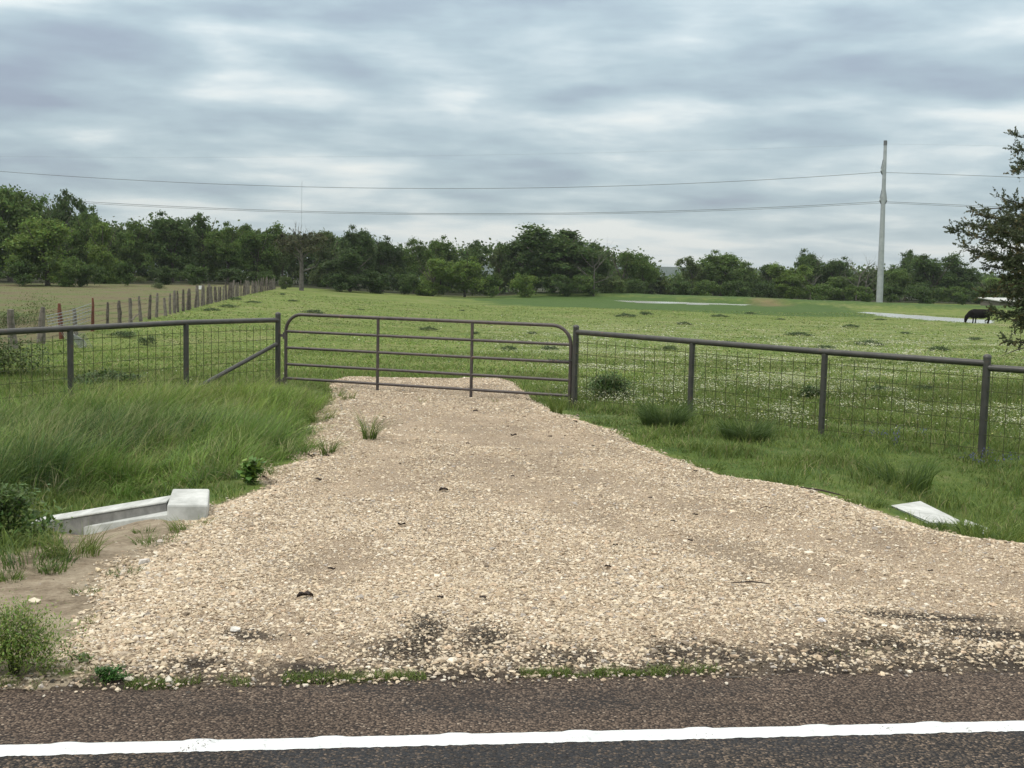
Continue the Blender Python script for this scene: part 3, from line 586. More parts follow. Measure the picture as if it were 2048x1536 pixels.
def build_grass():
    # tall, wind-laid grass left of the drive
    nc = 5200; cx = rng.uniform(-9, -1.2, nc); cy = rng.uniform(8.2, 18, nc); csd = poly_sd(cx, cy, TALL) + (fbm(cx, cy, 2.5, 4) - .5) * .6
    k = (csd > -.05) & in_view(cx, cy); cx, cy, csd = cx[k], cy[k], csd[k]; nc = len(cx)
    ch = (.15 + .42 * fbm(cx, cy, 1.0, 6)) * rng.uniform(.65, 1.35, nc) * (.4 + .6 * sst(0, .5, csd)) * (1 - .30 * sst(12.8, 16.5, cy))
    chead = rng.normal(.1, .9, nc) + (fbm(cx, cy, .8, 12) - .5) * 2.4; clean = rng.uniform(.3, 1.2, nc); cc = gcol(nc, [.18, .28, .30, .14, .08, .02], .85, 1.35); cc = cc * (.65 + .75 * fbm(cx, cy, 1.5, 55))[:, None]; upn = sst(12.2, 14.5, cy)[:, None]; cc = cc * (1 - upn) + cc * np.array([1.25, 1.12, .95]) * upn
    dark = sst(.45, .62, fbm(cx, cy, .7, 21)) * sst(13.2, 11.5, cy); cc = cc * (1 - .3 * dark[:, None]); cc[:, 2] += .012 * dark
    nb = rng.integers(22, 60, nc); j = np.repeat(np.arange(nc), nb); n = len(j); rr_ = .055 + .10 * ch[j]
    ox, oy = rng.normal(0, 1, n) * rr_, rng.normal(0, 1, n) * rr_; x, y = cx[j] + ox, cy[j] + oy
    h = ch[j] * rng.uniform(.5, 1.3, n); c = cc[j] * np.array([.93, 1.07, .95]) * rng.uniform(.75, 1.25, (n, 1)); tip = c * 1.3 + np.array([.09, .085, .045]) * rng.random((n, 1)) ** 3
    rad_h = np.arctan2(oy, ox); w_r = rng.random(n) < .4; head = np.where(w_r, rad_h, chead[j] + rng.normal(0, .45, n)); lean = clean[j] * rng.uniform(.5, 1.5, n)
    P = np.stack([x, y, zfun(x, y) - .01], 1); tall = blades(P, h, rng.uniform(.004, .010, n), head, lean, c, 4, 1.9, tipcol=tip, seed=2); print('tall', n)
    # pale seed-bearing stalks standing out of the grass
    m = 3200; q = rng.integers(0, nc, m); sx_, sy_ = cx[q] + rng.normal(0, .08, m), cy[q] + rng.normal(0, .08, m); hs_ = ch[q] * rng.uniform(1.1, 1.6, m)
    st_ = blades(np.stack([sx_, sy_, zfun(sx_, sy_)], 1), hs_, np.full(m, .0045), chead[q] + rng.normal(0, .4, m), rng.uniform(.3, .9, m), np.tile([.20, .21, .08], (m, 1)), 5, 2.2, tipcol=np.tile([.42, .39, .22], (m, 1)), seed=6)
    m = 5000; q = rng.integers(0, nc, m); bx_, by_ = cx[q] + rng.normal(0, .12, m), cy[q] + rng.normal(0, .12, m)
    dry = blades(np.stack([bx_, by_, zfun(bx_, by_) + .02], 1), ch[q] * rng.uniform(.4, .95, m), rng.uniform(.006, .014, m), rng.uniform(0, 6.28, m), rng.uniform(.5, 2.2, m), np.where(rng.random((m, 1)) < .35, np.array([.27, .23, .12]), np.array([.13, .22, .04])) * rng.uniform(.7, 1.2, (m, 1)), 4, 1.6, seed=8)
    tall = merge([tall, st_, dry])
    V, Fc, C = tall
    tag(link('tall_grass', np_mesh('tall_grass', V, Fc, C, True), M['grass']), 'tall windblown green grass between the left pipe fence and the gravel', 'grass', kind='stuff')
    L = []
    # verges
    n = 430000; x = rng.uniform(-10, 12, n); y = rng.uniform(5.2, 19, n); r = rdist(x, y) - EDGE
    sg = poly_sd(x, y, GRAV); ss_ = poly_sd(x, y, SAND); st = poly_sd(x, y, TALL)
    pr = sst(.02, -.18, sg + (fbm(x, y, 4, 3) - .5) * .45) * sst(.0, -.15, ss_ + (fbm(x, y, 2.2, 8) - .5) * .9) * sst(.15, .4, r + (fbm(x, y, 2, 5) - .5) * .6) * np.where(st > .2, .25, 1) * (.45 + .55 * sst(.32, .55, fbm(x, y, 1.2, 14)))
    pr = pr * (poly_sd(x, y, CULV_L) < 0) * (poly_sd(x, y, CULV_R) < 0)
    k = (rng.random(n) < pr) & in_view(x, y); x, y, sg = x[k], y[k], sg[k]; n = len(x)
    far = sst(8, 16, y); cl = fbm(x, y, 1.4, 31); h = (.035 + .15 * sst(.35, .8, cl)) * rng.uniform(.5, 1.3, n) * (.55 + .45 * sst(0, .5, -sg))
    c = gcol(n, [.14, .36, .34, .03, .10, .03]) * (.72 + .6 * fbm(x, y, 1.7, 66))[:, None]; 
    P = np.stack([x, y, zfun(x, y) - .005], 1); L.append(blades(P, h, rng.uniform(.004, .008, n) * (1 + .5 * far), rng.uniform(0, 6.28, n), rng.uniform(.2, 1.1, n), c, 3, 1.8, tipcol=c * 1.2, seed=4)); print('verge', n)
    V, Fc, C = merge(L)
    tag(link('verge_grass', np_mesh('verge_grass', V, Fc, C, True), M['grass']), 'green mown grass on the verge in front of the pipe fences', 'grass', kind='stuff')
    L = []
    for (y0, y1, dens, hh, ww) in ((14.5, 22, 1100, .10, .009), (22, 34, 330, .10, .017), (34, 55, 90, .09, .032), (55, 100, 22, .09, .06)):
        A = (y1 - y0) * (y1 + y0) * .52; n = int(A * dens); y = np.sqrt(rng.uniform(y0 ** 2, y1 ** 2, n)); x = rng.uniform(-.5, .5, n) * y * 1.02
        k = (poly_sd(x, y, GRAV) < -.05) & (rng.random(n) < (.4 + .6 * sst(.35, .6, fbm(x, y, .6, 41)))); lf = x < WFENCE(y)
        k &= ~(lf & (rng.random(n) > .3)); fl = (x * 0 + y) > 0
        # keep the strip in front of the pipe fence to the verge layer
        k &= y > np.interp(x, [-8, -3.7, 1, 5.3, 9], [10, 17.5, 16.2, 13, 9])
        x, y = x[k], y[k]; n = len(x); lf = x < WFENCE(y)
        h = hh * rng.uniform(.35, 1.25, n) * (.5 + fbm(x, y, .5, 44)); c = gcol(n, [.10, .36, .30, .04, .14, .06], .80, 1.12)
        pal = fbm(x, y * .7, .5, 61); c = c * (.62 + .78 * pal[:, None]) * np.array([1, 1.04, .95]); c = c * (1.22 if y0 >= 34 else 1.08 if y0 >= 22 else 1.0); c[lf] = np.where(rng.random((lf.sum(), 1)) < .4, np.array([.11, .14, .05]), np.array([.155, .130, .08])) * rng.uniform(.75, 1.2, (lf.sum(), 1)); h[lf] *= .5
        P = np.stack([x, y, zfun(x, y) - .005], 1); L.append(blades(P, h, ww * rng.uniform(.6, 1.4, n), rng.uniform(0, 6.28, n), rng.uniform(.2, 1.0, n) + (.9 if y0 >= 34 else .35 if y0 >= 22 else 0), c, 2, 1.6, tipcol=c * 1.15, seed=int(y0))); print('field', n)
    V, Fc, C = merge(L)
    tag(link('pasture_grass', np_mesh('pasture_grass', V, Fc, C, True), M['grass']), 'low yellow-green pasture grass beyond the gate and fences', 'grass', kind='stuff')
build_grass()
def build_flowers():
    Vs = []; n_tot = 0
    for (y0, y1, dens, s) in ((13, 22, 700, .0085), (22, 34, 330, .0125), (34, 52, 100, .020), (52, 80, 16, .03)):
        A = (y1 - y0) * (y1 + y0) * .52; n = int(A * dens); y = np.sqrt(rng.uniform(y0 ** 2, y1 ** 2, n)); x = rng.uniform(-.5, .5, n) * y * 1.02
        u = x / y; side = .012 + .99 * sst(-.08, .12, u); side = side * sst(85, 35, y)
        cl = sst(.45, .66, fbm(x, y * .8, .55, 71)) * sst(.42, .62, fbm(x, y * .8, 2.6, 73)) * 1.5 + .03
        k = (rng.random(n) < side * cl) & (poly_sd(x, y, GRAV) < -.1) & (x > WFENCE(y) + 1) & (y > np.interp(x, [-8, -3.7, 1, 5.3, 9], [10, 17.5, 16.2, 13, 9]) - .3)
        x, y = x[k], y[k]; n = len(x); n_tot += n
        P = np.stack([x, y, zfun(x, y) + rng.uniform(.07, .15, n)], 1); a = rng.uniform(0, 6.28, n); sz = s * rng.uniform(.6, 1.3, n); tz = rng.uniform(-.5, .9, n)
        u1 = np.stack([np.cos(a), np.sin(a), 0 * a], 1) * sz[:, None]; u2 = np.stack([-np.sin(a), np.cos(a), tz], 1) * sz[:, None] * .7
        V = np.stack([P - u1 - u2, P + u1 - u2, P + u1 + u2, P - u1 + u2], 1).reshape(-1, 3); c = np.where(rng.random(n)[:, None] < .85, np.array([.52, .54, .40]), np.array([.44, .46, .16])) * rng.uniform(.75, 1.1, (n, 1))
        Vs.append((V, np.arange(4 * n).reshape(-1, 4), np.repeat(c, 4, 0)))
    V, Fc, C = merge(Vs); print('flowers', n_tot)
    tag(link('wildflowers', np_mesh('wildflowers', V, Fc, C), M['flower']), 'tiny white wildflowers spread in drifts through the pasture', 'wildflowers', kind='stuff')
build_flowers()
def edge_grass():
    """scattered green tufts where the gravel meets the sealed shoulder"""
    L = []; x = []; y = []
    for a, b, d, off in ((-1.62, -1.35, 500, 0), (-1.2, -.8, 200, .02), (-1.0, -.5, 900, .0), (-.38, .25, 1500, .03), (.62, 1.25, 2000, .03), (1.25, 1.5, 350, .05), (-1.55, -1.0, 150, .2), (2.0, 2.4, 150, .22), (-2.6, -1.6, 900, .05)):
        s = rng.uniform(a, b, d); q = EDGE + .04 + off + rng.normal(0, .028, d); g = vn(s, q, 14, 9) > .35; s, q = s[g], q[g]
        x.append(RN.x * q + RD.x * s); y.append(RN.y * q + RD.y * s)
    x = np.concatenate(x); y = np.concatenate(y); n = len(x); c = gcol(n, [.1, .4, .38, .0, .1, .02])
    P = np.stack([x, y, zfun(x, y) + .004], 1); V, Fc, C = blades(P, rng.uniform(.012, .045, n), rng.uniform(.002, .0045, n), rng.uniform(0, 6.28, n), rng.uniform(.2, 1.3, n), c, 3, seed=77)
    tag(link('edge_grass', np_mesh('edge_grass', V, Fc, C, True), M['grass']), 'thin line of short green grass where gravel meets asphalt', 'grass', kind='stuff')
edge_grass()

# ------------------------------------------------------------------ weeds, tufts and low plants
def tuft(p, n, h, rad_, w_, lab, cols=(0, 1, 2), name='grass_tuft', lean=(.3, 1.3), seed=1, sparse=False, group=None, cat='grass tuft', up=1.0):
    g = np.random.default_rng(seed); a = g.uniform(0, 6.28, n); r = rad_ * np.sqrt(g.random(n)); P = np.stack([np.cos(a) * r, np.sin(a) * r, np.zeros(n) - .01], 1)
    c = GP[g.choice(cols, n)] * g.uniform(.7, 1.15, (n, 1)); hh = h * g.uniform(.45, 1.1, n)
    V, Fc, C = blades(P, hh, w_ * g.uniform(.6, 1.2, n), a + g.normal(0, .7, n), g.uniform(*lean, n), c, 5, 1.9, tipcol=c * 1.2, seed=seed)
    o = link(name, np_mesh(name, V, Fc, C, True), M['grass']); o.location = p; return tag(o, lab, cat, group)
def leaves(P, size, col, g, aspect=.55, droop=.3):
    n = len(P); a = g.uniform(0, 6.28, n); t = g.normal(droop * -1, .5, n); r = g.uniform(-.8, .8, n)
    d = np.stack([np.cos(a) * np.cos(t), np.sin(a) * np.cos(t), np.sin(t)], 1); s = np.stack([-np.sin(a), np.cos(a), r * .6], 1); s /= np.linalg.norm(s, axis=1)[:, None]
    u = np.cross(d, s); L = size[:, None]; 
    V = np.stack([P - d * L * .5, P + s * L * aspect * .5 - u * L * .06, P + d * L * .5 - u * L * .05, P - s * L * aspect * .5 - u * L * .06], 1).reshape(-1, 3)
    return V, np.arange(4 * n).reshape(-1, 4), np.repeat(col, 4, 0)
def leafy(p, rx, ry, h, n, size, lab, base=(.07, .125, .03), name='leafy_bush', seed=1, stems=9, cat='bush', group=None, dark=.5, aspect=.5):
    g = np.random.default_rng(seed); root = empty(name, p, lab, cat, group)
    m = max(6, n // 60); cl = g.normal(0, .45, (m, 3)) * [rx, ry, 0]; hz = g.uniform(.25, 1, m); fall = np.exp(-(cl[:, 0] / rx) ** 2 - (cl[:, 1] / ry) ** 2); cl[:, 2] = h * hz * (.35 + .65 * fall)
    k = g.integers(0, m, n); P = cl[k] + g.normal(0, 1, (n, 3)) * [rx * .2, ry * .2, h * .13]; P[:, 2] = np.abs(P[:, 2]) + .005
    c = np.array(base) * g.uniform(.65, 1.3, (n, 1)) * (.85 + .3 * g.random((m, 1)))[k]; c[:, 0] *= g.uniform(.8, 1.3, n)
    V, Fc, C = leaves(P, size * g.uniform(.5, 1.2, n), c, g, aspect)
    link('foliage', np_mesh('foliage', V, Fc, C), M['weed'], root)
    mb = MB()
    for i in range(min(stems, m)):
        e = cl[i]; mb.tube([(e[0] * .15, e[1] * .15, -.02), (e[0] * .5, e[1] * .5, e[2] * .55), tuple(e)], [.0045, .0035, .0015], 5)
    mb.build('stem', M['wire'], root); return root
def gp(px, py):
    p = G(px, py); z, sd = gz(np.array([p.x]), np.array([p.y])); return Vector((p.x, p.y, float(z[0]) if sd[0] > .05 else p.z))
tuft(gp(738, 888), 110, .44, .07, .006, 'spiky green grass tuft growing alone on the gravel', seed=11, lean=(.3, 1.5))
tuft(gp(655, 918), 90, .34, .07, .006, 'spiky grass tuft at the left edge of the gravel, below the lone tuft', seed=12, lean=(.4, 1.5))
tuft(gp(1112, 832), 130, .36, .08, .006, 'tall bright grass tuft at the right foot of the gate', seed=13, lean=(.15, .7), cols=(1, 2, 2))
tuft(gp(695, 812), 60, .22, .10, .007, 'thin pale tuft on the gravel by the left end of the gate', seed=14, cols=(2, 4, 1))
tuft(gp(990, 812), 18, .14, .04, .005, 'tiny dry tuft under the bottom rail of the gate', seed=15, cols=(4, 5, 2))
tuft(gp(845, 812), 14, .12, .04, .005, 'tiny tuft under the gate between its two uprights', seed=16, cols=(4, 2, 2))
tuft(gp(1328, 852), 900, .46, .26, .008, 'dense dark grass clump left of the second right fence post', seed=17, cols=(0, 0, 0, 3))
tuft(gp(1492, 878), 800, .36, .26, .008, 'dense dark grass clump midway between two right fence posts', seed=18, cols=(0, 0, 3, 0))
tuft(gp(1800, 972), 420, .40, .28, .008, 'tall ragged grass clump above the right concrete slab', seed=19, cols=(0, 1, 1, 3), lean=(.2, 1.0))
tuft(gp(1985, 1090), 200, .24, .22, .007, 'grass clump in front of the right concrete end at the picture edge', seed=20, cols=(1, 2, 1), lean=(.2, 1.0))
tuft(gp(1905, 1062), 130, .13, .16, .006, 'grass clump growing over the lower edge of the right concrete slab', seed=21, cols=(1, 0, 3))
tuft(gp(145, 1110), 190, .24, .16, .006, 'yellow-green grass tuft in front of the left concrete wall', seed=22, cols=(1, 2, 2, 4), lean=(.3, 1.3))
tuft(gp(385, 1062), 150, .15, .15, .006, 'bright low grass patch in front of the concrete block', seed=23, cols=(1, 2, 2))
tuft(gp(318, 1085), 120, .11, .16, .006, 'low grass patch on the sand left of the gravel rim', seed=24, cols=(1, 2, 1))
tuft(gp(248, 1150), 90, .07, .09, .006, 'small dark grass patch at the left gravel rim', seed=25, cols=(0, 1, 0))
tuft(gp(60, 1130), 260, .16, .24, .007, 'dark grass clump on the sand near the left picture edge', seed=26, cols=(0, 1, 0, 3))
leafy(gp(1220, 799), .36, .25, .36, 3200, .045, 'rounded dark green bush behind the fence beside the right gate post', base=(.055, .105, .026), seed=31)
leafy(gp(1620, 797), .20, .18, .20, 1200, .04, 'small round dark bush in the flowers behind the third right fence post', base=(.05, .095, .025), seed=32)
leafy(gp(500, 966), .15, .12, .24, 260, .075, 'light green broad-leaved weed at the left gravel corner', base=(.12, .22, .04), seed=33, cat='weed', name='broadleaf_weed', aspect=.75)
leafy(gp(30, 1345), .22, .15, .27, 8000, .020, 'feathery bright green bush at the lower left beside the road', base=(.155, .235, .045), seed=34, aspect=.35)
leafy(gp(222, 1362), .062, .05, .055, 700, .018, 'low round dark green weed at the road edge', base=(.045, .12, .022), seed=35, cat='weed', name='low_weed')
leafy(gp(20, 1090), .36, .2, .36, 2200, .05, 'dark leafy weed swallowing the low end of the left concrete wall', base=(.075, .135, .03), seed=36, cat='weed', name='broadleaf_weed')
leafy(gp(150, 1322), .09, .06, .035, 130, .02, 'sparse creeping weed between the feathery bush and the round weed', base=(.08, .14, .03), seed=37, cat='weed', name='low_weed')
leafy(gp(290, 690), .3, .25, .28, 700, .06, 'dark weed in the pasture seen through the left fence', base=(.045, .085, .024), seed=38, cat='weed', name='pasture_weed')
leafy(gp(1795, 892), .06, .05, .20, 90, .022, 'single blue-violet flower spike in the grass below the right fence', base=(.10, .085, .36), seed=39, cat='wildflower', name='bluebonnet')
def blue_patch():
    g = np.random.default_rng(5); A = []
    for px, py in ((1945, 935), (1975, 930), (2000, 942), (1962, 945), (1748, 887), (1775, 890), (1852, 885), (2020, 935)):
        p = gp(px, py); n = 26; P = np.array(p) + g.normal(0, 1, (n, 3)) * [.06, .05, .02] + [0, 0, .13]; A.append(leaves(P, np.full(n, .02), np.tile([.09, .095, .26], (n, 1)) * g.uniform(.7, 1.2, (n, 1)), g))
    V, Fc, C = merge(A); tag(link('blue_wildflowers', np_mesh('blue_wildflowers', V, Fc, C), M['flower']), 'faint blue flowers mixed in the grass at the right fence foot', 'wildflowers', kind='stuff')
blue_patch()
# low dark weeds dotted over the pasture: one of a kind, then copies
def field_weeds():
    spots = [(1250, 634, 1.5), (1290, 630, 1.3), (1370, 650, 1.0), (1440, 634, 1.2), (858, 661, .8), (925, 622, .5), (628, 627, 1.1), (640, 634, .9), (472, 600, 1.1), (505, 606, .8), (455, 615, .9), (425, 622, 1), (1100, 700, .7), (1065, 668, .6), (1020, 700, .6), (1460, 690, .8), (1600, 672, 1.1), (1650, 700, .9), (1740, 692, 1.2), (1700, 655, .9), (1560, 640, .7), (1500, 628, .8), (800, 640, .5), (720, 620, .5), (565, 590, .6), (585, 603, .7), (1880, 702, .9), (1950, 680, .9), (1810, 668, .7), (1760, 640, .7), (950, 668, .5), (545, 640, .5), (1340, 700, .6), (1850, 780, .5), (1755, 785, .6), (180, 770, .7), (250, 675, 1.0), (205, 765, .9)]
    first = None
    for i, (px, py, s) in enumerate(spots):
        p = G(px, py)
        if first is None:
            first = leafy(p, .55, .4, .20, 1100, .065, 'low dark green weed clump dotted in the open pasture', base=(.048, .088, .024), seed=51, name='pasture_weed', cat='weed', group='low weeds dotted over the pasture'); o = first
        else:
            o = first.copy(); COL.objects.link(o)
            for ch in first.children: c = ch.copy(); COL.objects.link(c); c.parent = o
            o.location = p
        s2 = s * .95; o.scale = (s2 * random.uniform(.8, 1.3), s2, s2 * random.uniform(.8, 1.25)); o.rotation_euler.z = random.uniform(0, 6.28)
field_weeds()
for px, py, s, lab in ((70, 632, 1.9, 'pale yellow-green bush among the nearest old fence posts'), (222, 556, 1.1, 'bright green bush at the far edge of the brown field'), (280, 560, 1.1, 'green bush right of the bright one at the edge of the brown field'), (10, 745, 1.0, 'shadowy green bush behind the left pipe fence at the picture edge'), (20, 655, 1.1, 'green bush at the foot of the nearest old fence post'), (318, 572, .8, 'olive bush in the brown field behind the old fence')):
    p = G(px, py + (26 if s == 1.9 else 6)); leafy(p, s * .8, s * .5, s * .62, 2600, .07, lab, base=(.115, .165, .040) if 'pale' in lab or 'bright' in lab else (.08, .125, .035), seed=px + 60)

for i, (px, py, n_, h_, lab) in enumerate(((20, 1160, 110, .09, 'low green sprigs on the sand at the left picture edge'), (170, 1185, 110, .05, 'tiny dark sprig in the middle of the bare sand'), (105, 1145, 90, .12, 'dark green sprigs below the yellow-green tuft on the sand'), (285, 1065, 60, .07, 'small sprigs on the sand under the concrete footing'), (200, 1240, 110, .05, 'dry sprigs on the sand near the feathery bush'), (1415, 938, 160, .14, 'grass clump spilling over the right rim of the gravel'), (1560, 968, 200, .15, 'blade clump leaning over the right gravel rim near the twig'), (1868, 1056, 140, .09, 'short grass tufting up against the front of the right concrete slab'), (1940, 1070, 260, .17, 'thick grass burying the low end of the right concrete'), (1730, 1012, 170, .16, 'grass clump at the gravel rim left of the right concrete slab'), (605, 905, 160, .22, 'grass clump at the left gravel rim above the broad-leaved weed'), (640, 850, 170, .26, 'tall grass clump leaning onto the gravel on the left'), (672, 800, 120, .22, 'grass clump by the left hinge end of the gate'), (560, 955, 120, .10, 'short grass patch at the left gravel corner'))):
    tuft(gp(px, py), n_, h_, .07 if py > 1040 else .17, .006, lab, seed=120 + i, cols=(4, 5, 2) if 'dry' in lab else (0, 1, 2), lean=(.3, 1.3))
# ------------------------------------------------------------------ dead leaves, clods, sticks
def litter():
    pts = [(887, 997, 1.5), (637, 983, 1.3), (1027, 880, 1.5), (951, 834, 1.4), (1100, 884, 1), (610, 1216, 1.7), (663, 1156, .9), (803, 1071, 1.1), (1025, 962, .8), (1150, 860, 1), (935, 898, .9), (1186, 906, .8), (1055, 806, 1), (1345, 1062, .7), (1390, 1045, .8), (768, 847, .9), (800, 941, .7), (1230, 1112, .7), (965, 1225, .8), (880, 1224, .7), (655, 930, .9), (1390, 965, .9), (1860, 1160, .7), (1300, 1010, .7), (1380, 1100, .7), (1215, 1160, .8)]
    labs = {0: 'curled dark leaf lying in the middle of the gravel drive', 1: 'dark leaf on the left of the gravel level with the concrete block', 2: 'largest dark clod on the gravel below the gate', 3: 'dark clod on the gravel just below the gate centre', 5: 'long dark shrivelled leaf on the lower left gravel'}
    base = None
    for i, (px, py, s) in enumerate(pts):
        p = gp(px, py)
        g = np.random.default_rng(i % 5); V = []; nu = 6
        if base is None or i < 5:
            mb = MB(); 
            for k in range(nu + 1):
                t = k / nu; w_ = .014 * math.sin(math.pi * (.08 + .87 * t)) * g.uniform(.7, 1.2); z = .004 + .006 * abs(math.sin(3.1 * t + i)); x = (t - .5) * .055
                mb.v += [(x, -w_, z + g.uniform(0, .008)), (x, 0, z - .002), (x, w_, z + g.uniform(0, .01)), (x, 0, z - .006)]
            for k in range(nu):
                for q in range(4): a = 4 * k + q; b = 4 * k + (q + 1) % 4; mb.f.append((a, b, b + 4, a + 4))
            mb.f += [(3, 2, 1, 0), (4 * nu, 4 * nu + 1, 4 * nu + 2, 4 * nu + 3)]
            o = mb.build('dead_leaf', M['deadleaf']); base = base or []; base.append(o)
        else:
            o = base[i % 5].copy(); COL.objects.link(o)
        o.location = p + Vector((0, 0, .012)); o.rotation_euler = (0, 0, random.uniform(-.6, .6)); o.scale = (s * .9,) * 3
        tag(o, labs.get(i, 'small dark dead leaf lying on the gravel drive'), 'leaf', 'dead leaves on the gravel')
litter()
def stick(a, b, r, lab, mat='deadleaf', bend=.01):
    a, b = gp(*a), gp(*b); m = (a + b) / 2 + Vector((0, 0, bend)); k = Vector((0, 0, r + .012)); o = MB().tube([a - a + k, (m - a) + k, (b - a) + k], [r * .6, r, r * .5], 6).build('stick', M[mat]); o.location = a; tag(o, lab, 'stick')
stick((1460, 1189), (1540, 1193), .0045, 'thin straight dark stick on the gravel at the lower right')
stick((1600, 990), (1690, 997), .008, 'dark twig lying along the right rim of the gravel')
stick((1450, 1362), (1500, 1363), .004, 'thin pale twig at the asphalt edge', 'palewood', .003)
stick((1520, 1035), (1545, 1037), .003, 'short brown twig on the right side of the gravel')

# ------------------------------------------------------------------ pipe fences and gate
def cyl_post(p, ztop, r, parent, name='post', label=None):
    z0 = zf(p[0], p[1]) - .25; o = MB().tube([(p[0], p[1], z0), (p[0], p[1], ztop)], r, 14).build(name, M['paint_pipe'], parent)
    if label: o['label'] = label
    return o
def wire_panel(a, b, za, zb, parent):
    """welded wire panel between two posts: a, b are xy; za, zb the underside of the rail"""
    a = Vector((a[0], a[1], 0)); b = Vector((b[0], b[1], 0)); L = (b - a).length; d = (b - a) / L; nrm = Vector((-d.y, d.x, 0)) * .03; mb = MB(); n = max(2, round(L / .158))
    for i in range(n):
        s = L * (i + .5) / n; p = a + d * s - nrm; zt = za + (zb - za) * s / L - .045; zb_ = zf(p.x, p.y) + .02
        w_ = random.uniform(-.008, .008); mb.tube([(p.x, p.y, zb_), (p.x + w_ * d.x, p.y + w_ * d.y, (zt + zb_) / 2), (p.x, p.y, zt)], .0037, 4, False)
    for j in range(9):
        f = .06 + j * .155
        pts = []
        for k in range(7):
            s = L * k / 6; p = a + d * s - nrm; zt = za + (zb - za) * s / L - .045; pts.append((p.x, p.y, max(zt - f + random.uniform(-.004, .004), zf(p.x, p.y))))
        mb.tube(pts, .0033, 4, False)
    return mb.build('wire_panel', M['wire'], parent)
RR = .037
def left_fence():
    posts = [(556, 640, 17.65), (372, 645, 15.75), (140, 657, 13.95)]; P = [at(*q) for q in posts]
    d = (P[2] - P[1]); P.append(P[2] + d * 1.02); P.append(P[3] + d)
    root = empty('pipe_fence', (0, 0, 0), 'dark pipe and wire panel fence left of the gate, with a diagonal brace', 'fence')
    rail = [P[0], P[1], P[2], P[3], P[4]]
    MB().tube(rail, RR, 14).build('top_rail', M['paint_pipe'], root)
    cyl_post(P[0], P[0].z + .085, .041, root, 'gate_post', 'thicker capped post the gate hangs from')
    MB().dome((P[0].x, P[0].y, P[0].z + .086), .045).build('post_cap', M['paint_pipe'], root)
    for q in P[1:]: cyl_post(q, q.z - .02, RR, root)
    for a, b in zip(P[:-1], P[1:]): wire_panel(a, b, a.z - RR, b.z - RR, root)
    top = at(551, 688, 17.6); bot = P[1].copy(); bot.z = zf(bot.x, bot.y) + .10; t0 = Vector((P[0].x, P[0].y, top.z)); t0 = t0 + (P[1] - P[0]).normalized() * .03; t0.z = top.z
    MB().tube([bot, t0], .030, 12).build('brace', M['paint_pipe'], root)
    return P
PL = left_fence()
def right_fence():
    posts = [(1152, 664, 16.05), (1385, 683, 14.75), (1650, 704, 13.5), (1974, 727, 12.25)]; P = [at(*q) for q in posts]; d = P[3] - P[2]
    P.append(P[3] + d); P.append(P[4] + d)
    root = empty('pipe_fence', (0, 0, 0), 'dark pipe and wire panel fence right of the gate, running to the picture edge', 'fence')
    MB().tube([P[0], P[1], P[2], P[3]], RR, 14).build('top_rail', M['paint_pipe'], root)
    q3 = P[3] - Vector((0, 0, .045)); q4 = P[4] - Vector((0, 0, .03)); q5 = P[5] - Vector((0, 0, .03))
    MB().tube([q3, q4, q5], RR, 14).build('top_rail', M['paint_pipe'], root)
    for i, q in enumerate(P):
        if i in (0, 3):
            cyl_post(q, q.z + .065, .041, root, 'end_post', 'thicker capped post'); MB().dome((q.x, q.y, q.z + .066), .046).build('post_cap', M['paint_pipe'], root)
        else: cyl_post(q, q.z - .02, RR, root)
    for a, b in zip(P[:-1], P[1:]): wire_panel(a, b, a.z - RR, b.z - RR, root)
    return P
PR = right_fence()
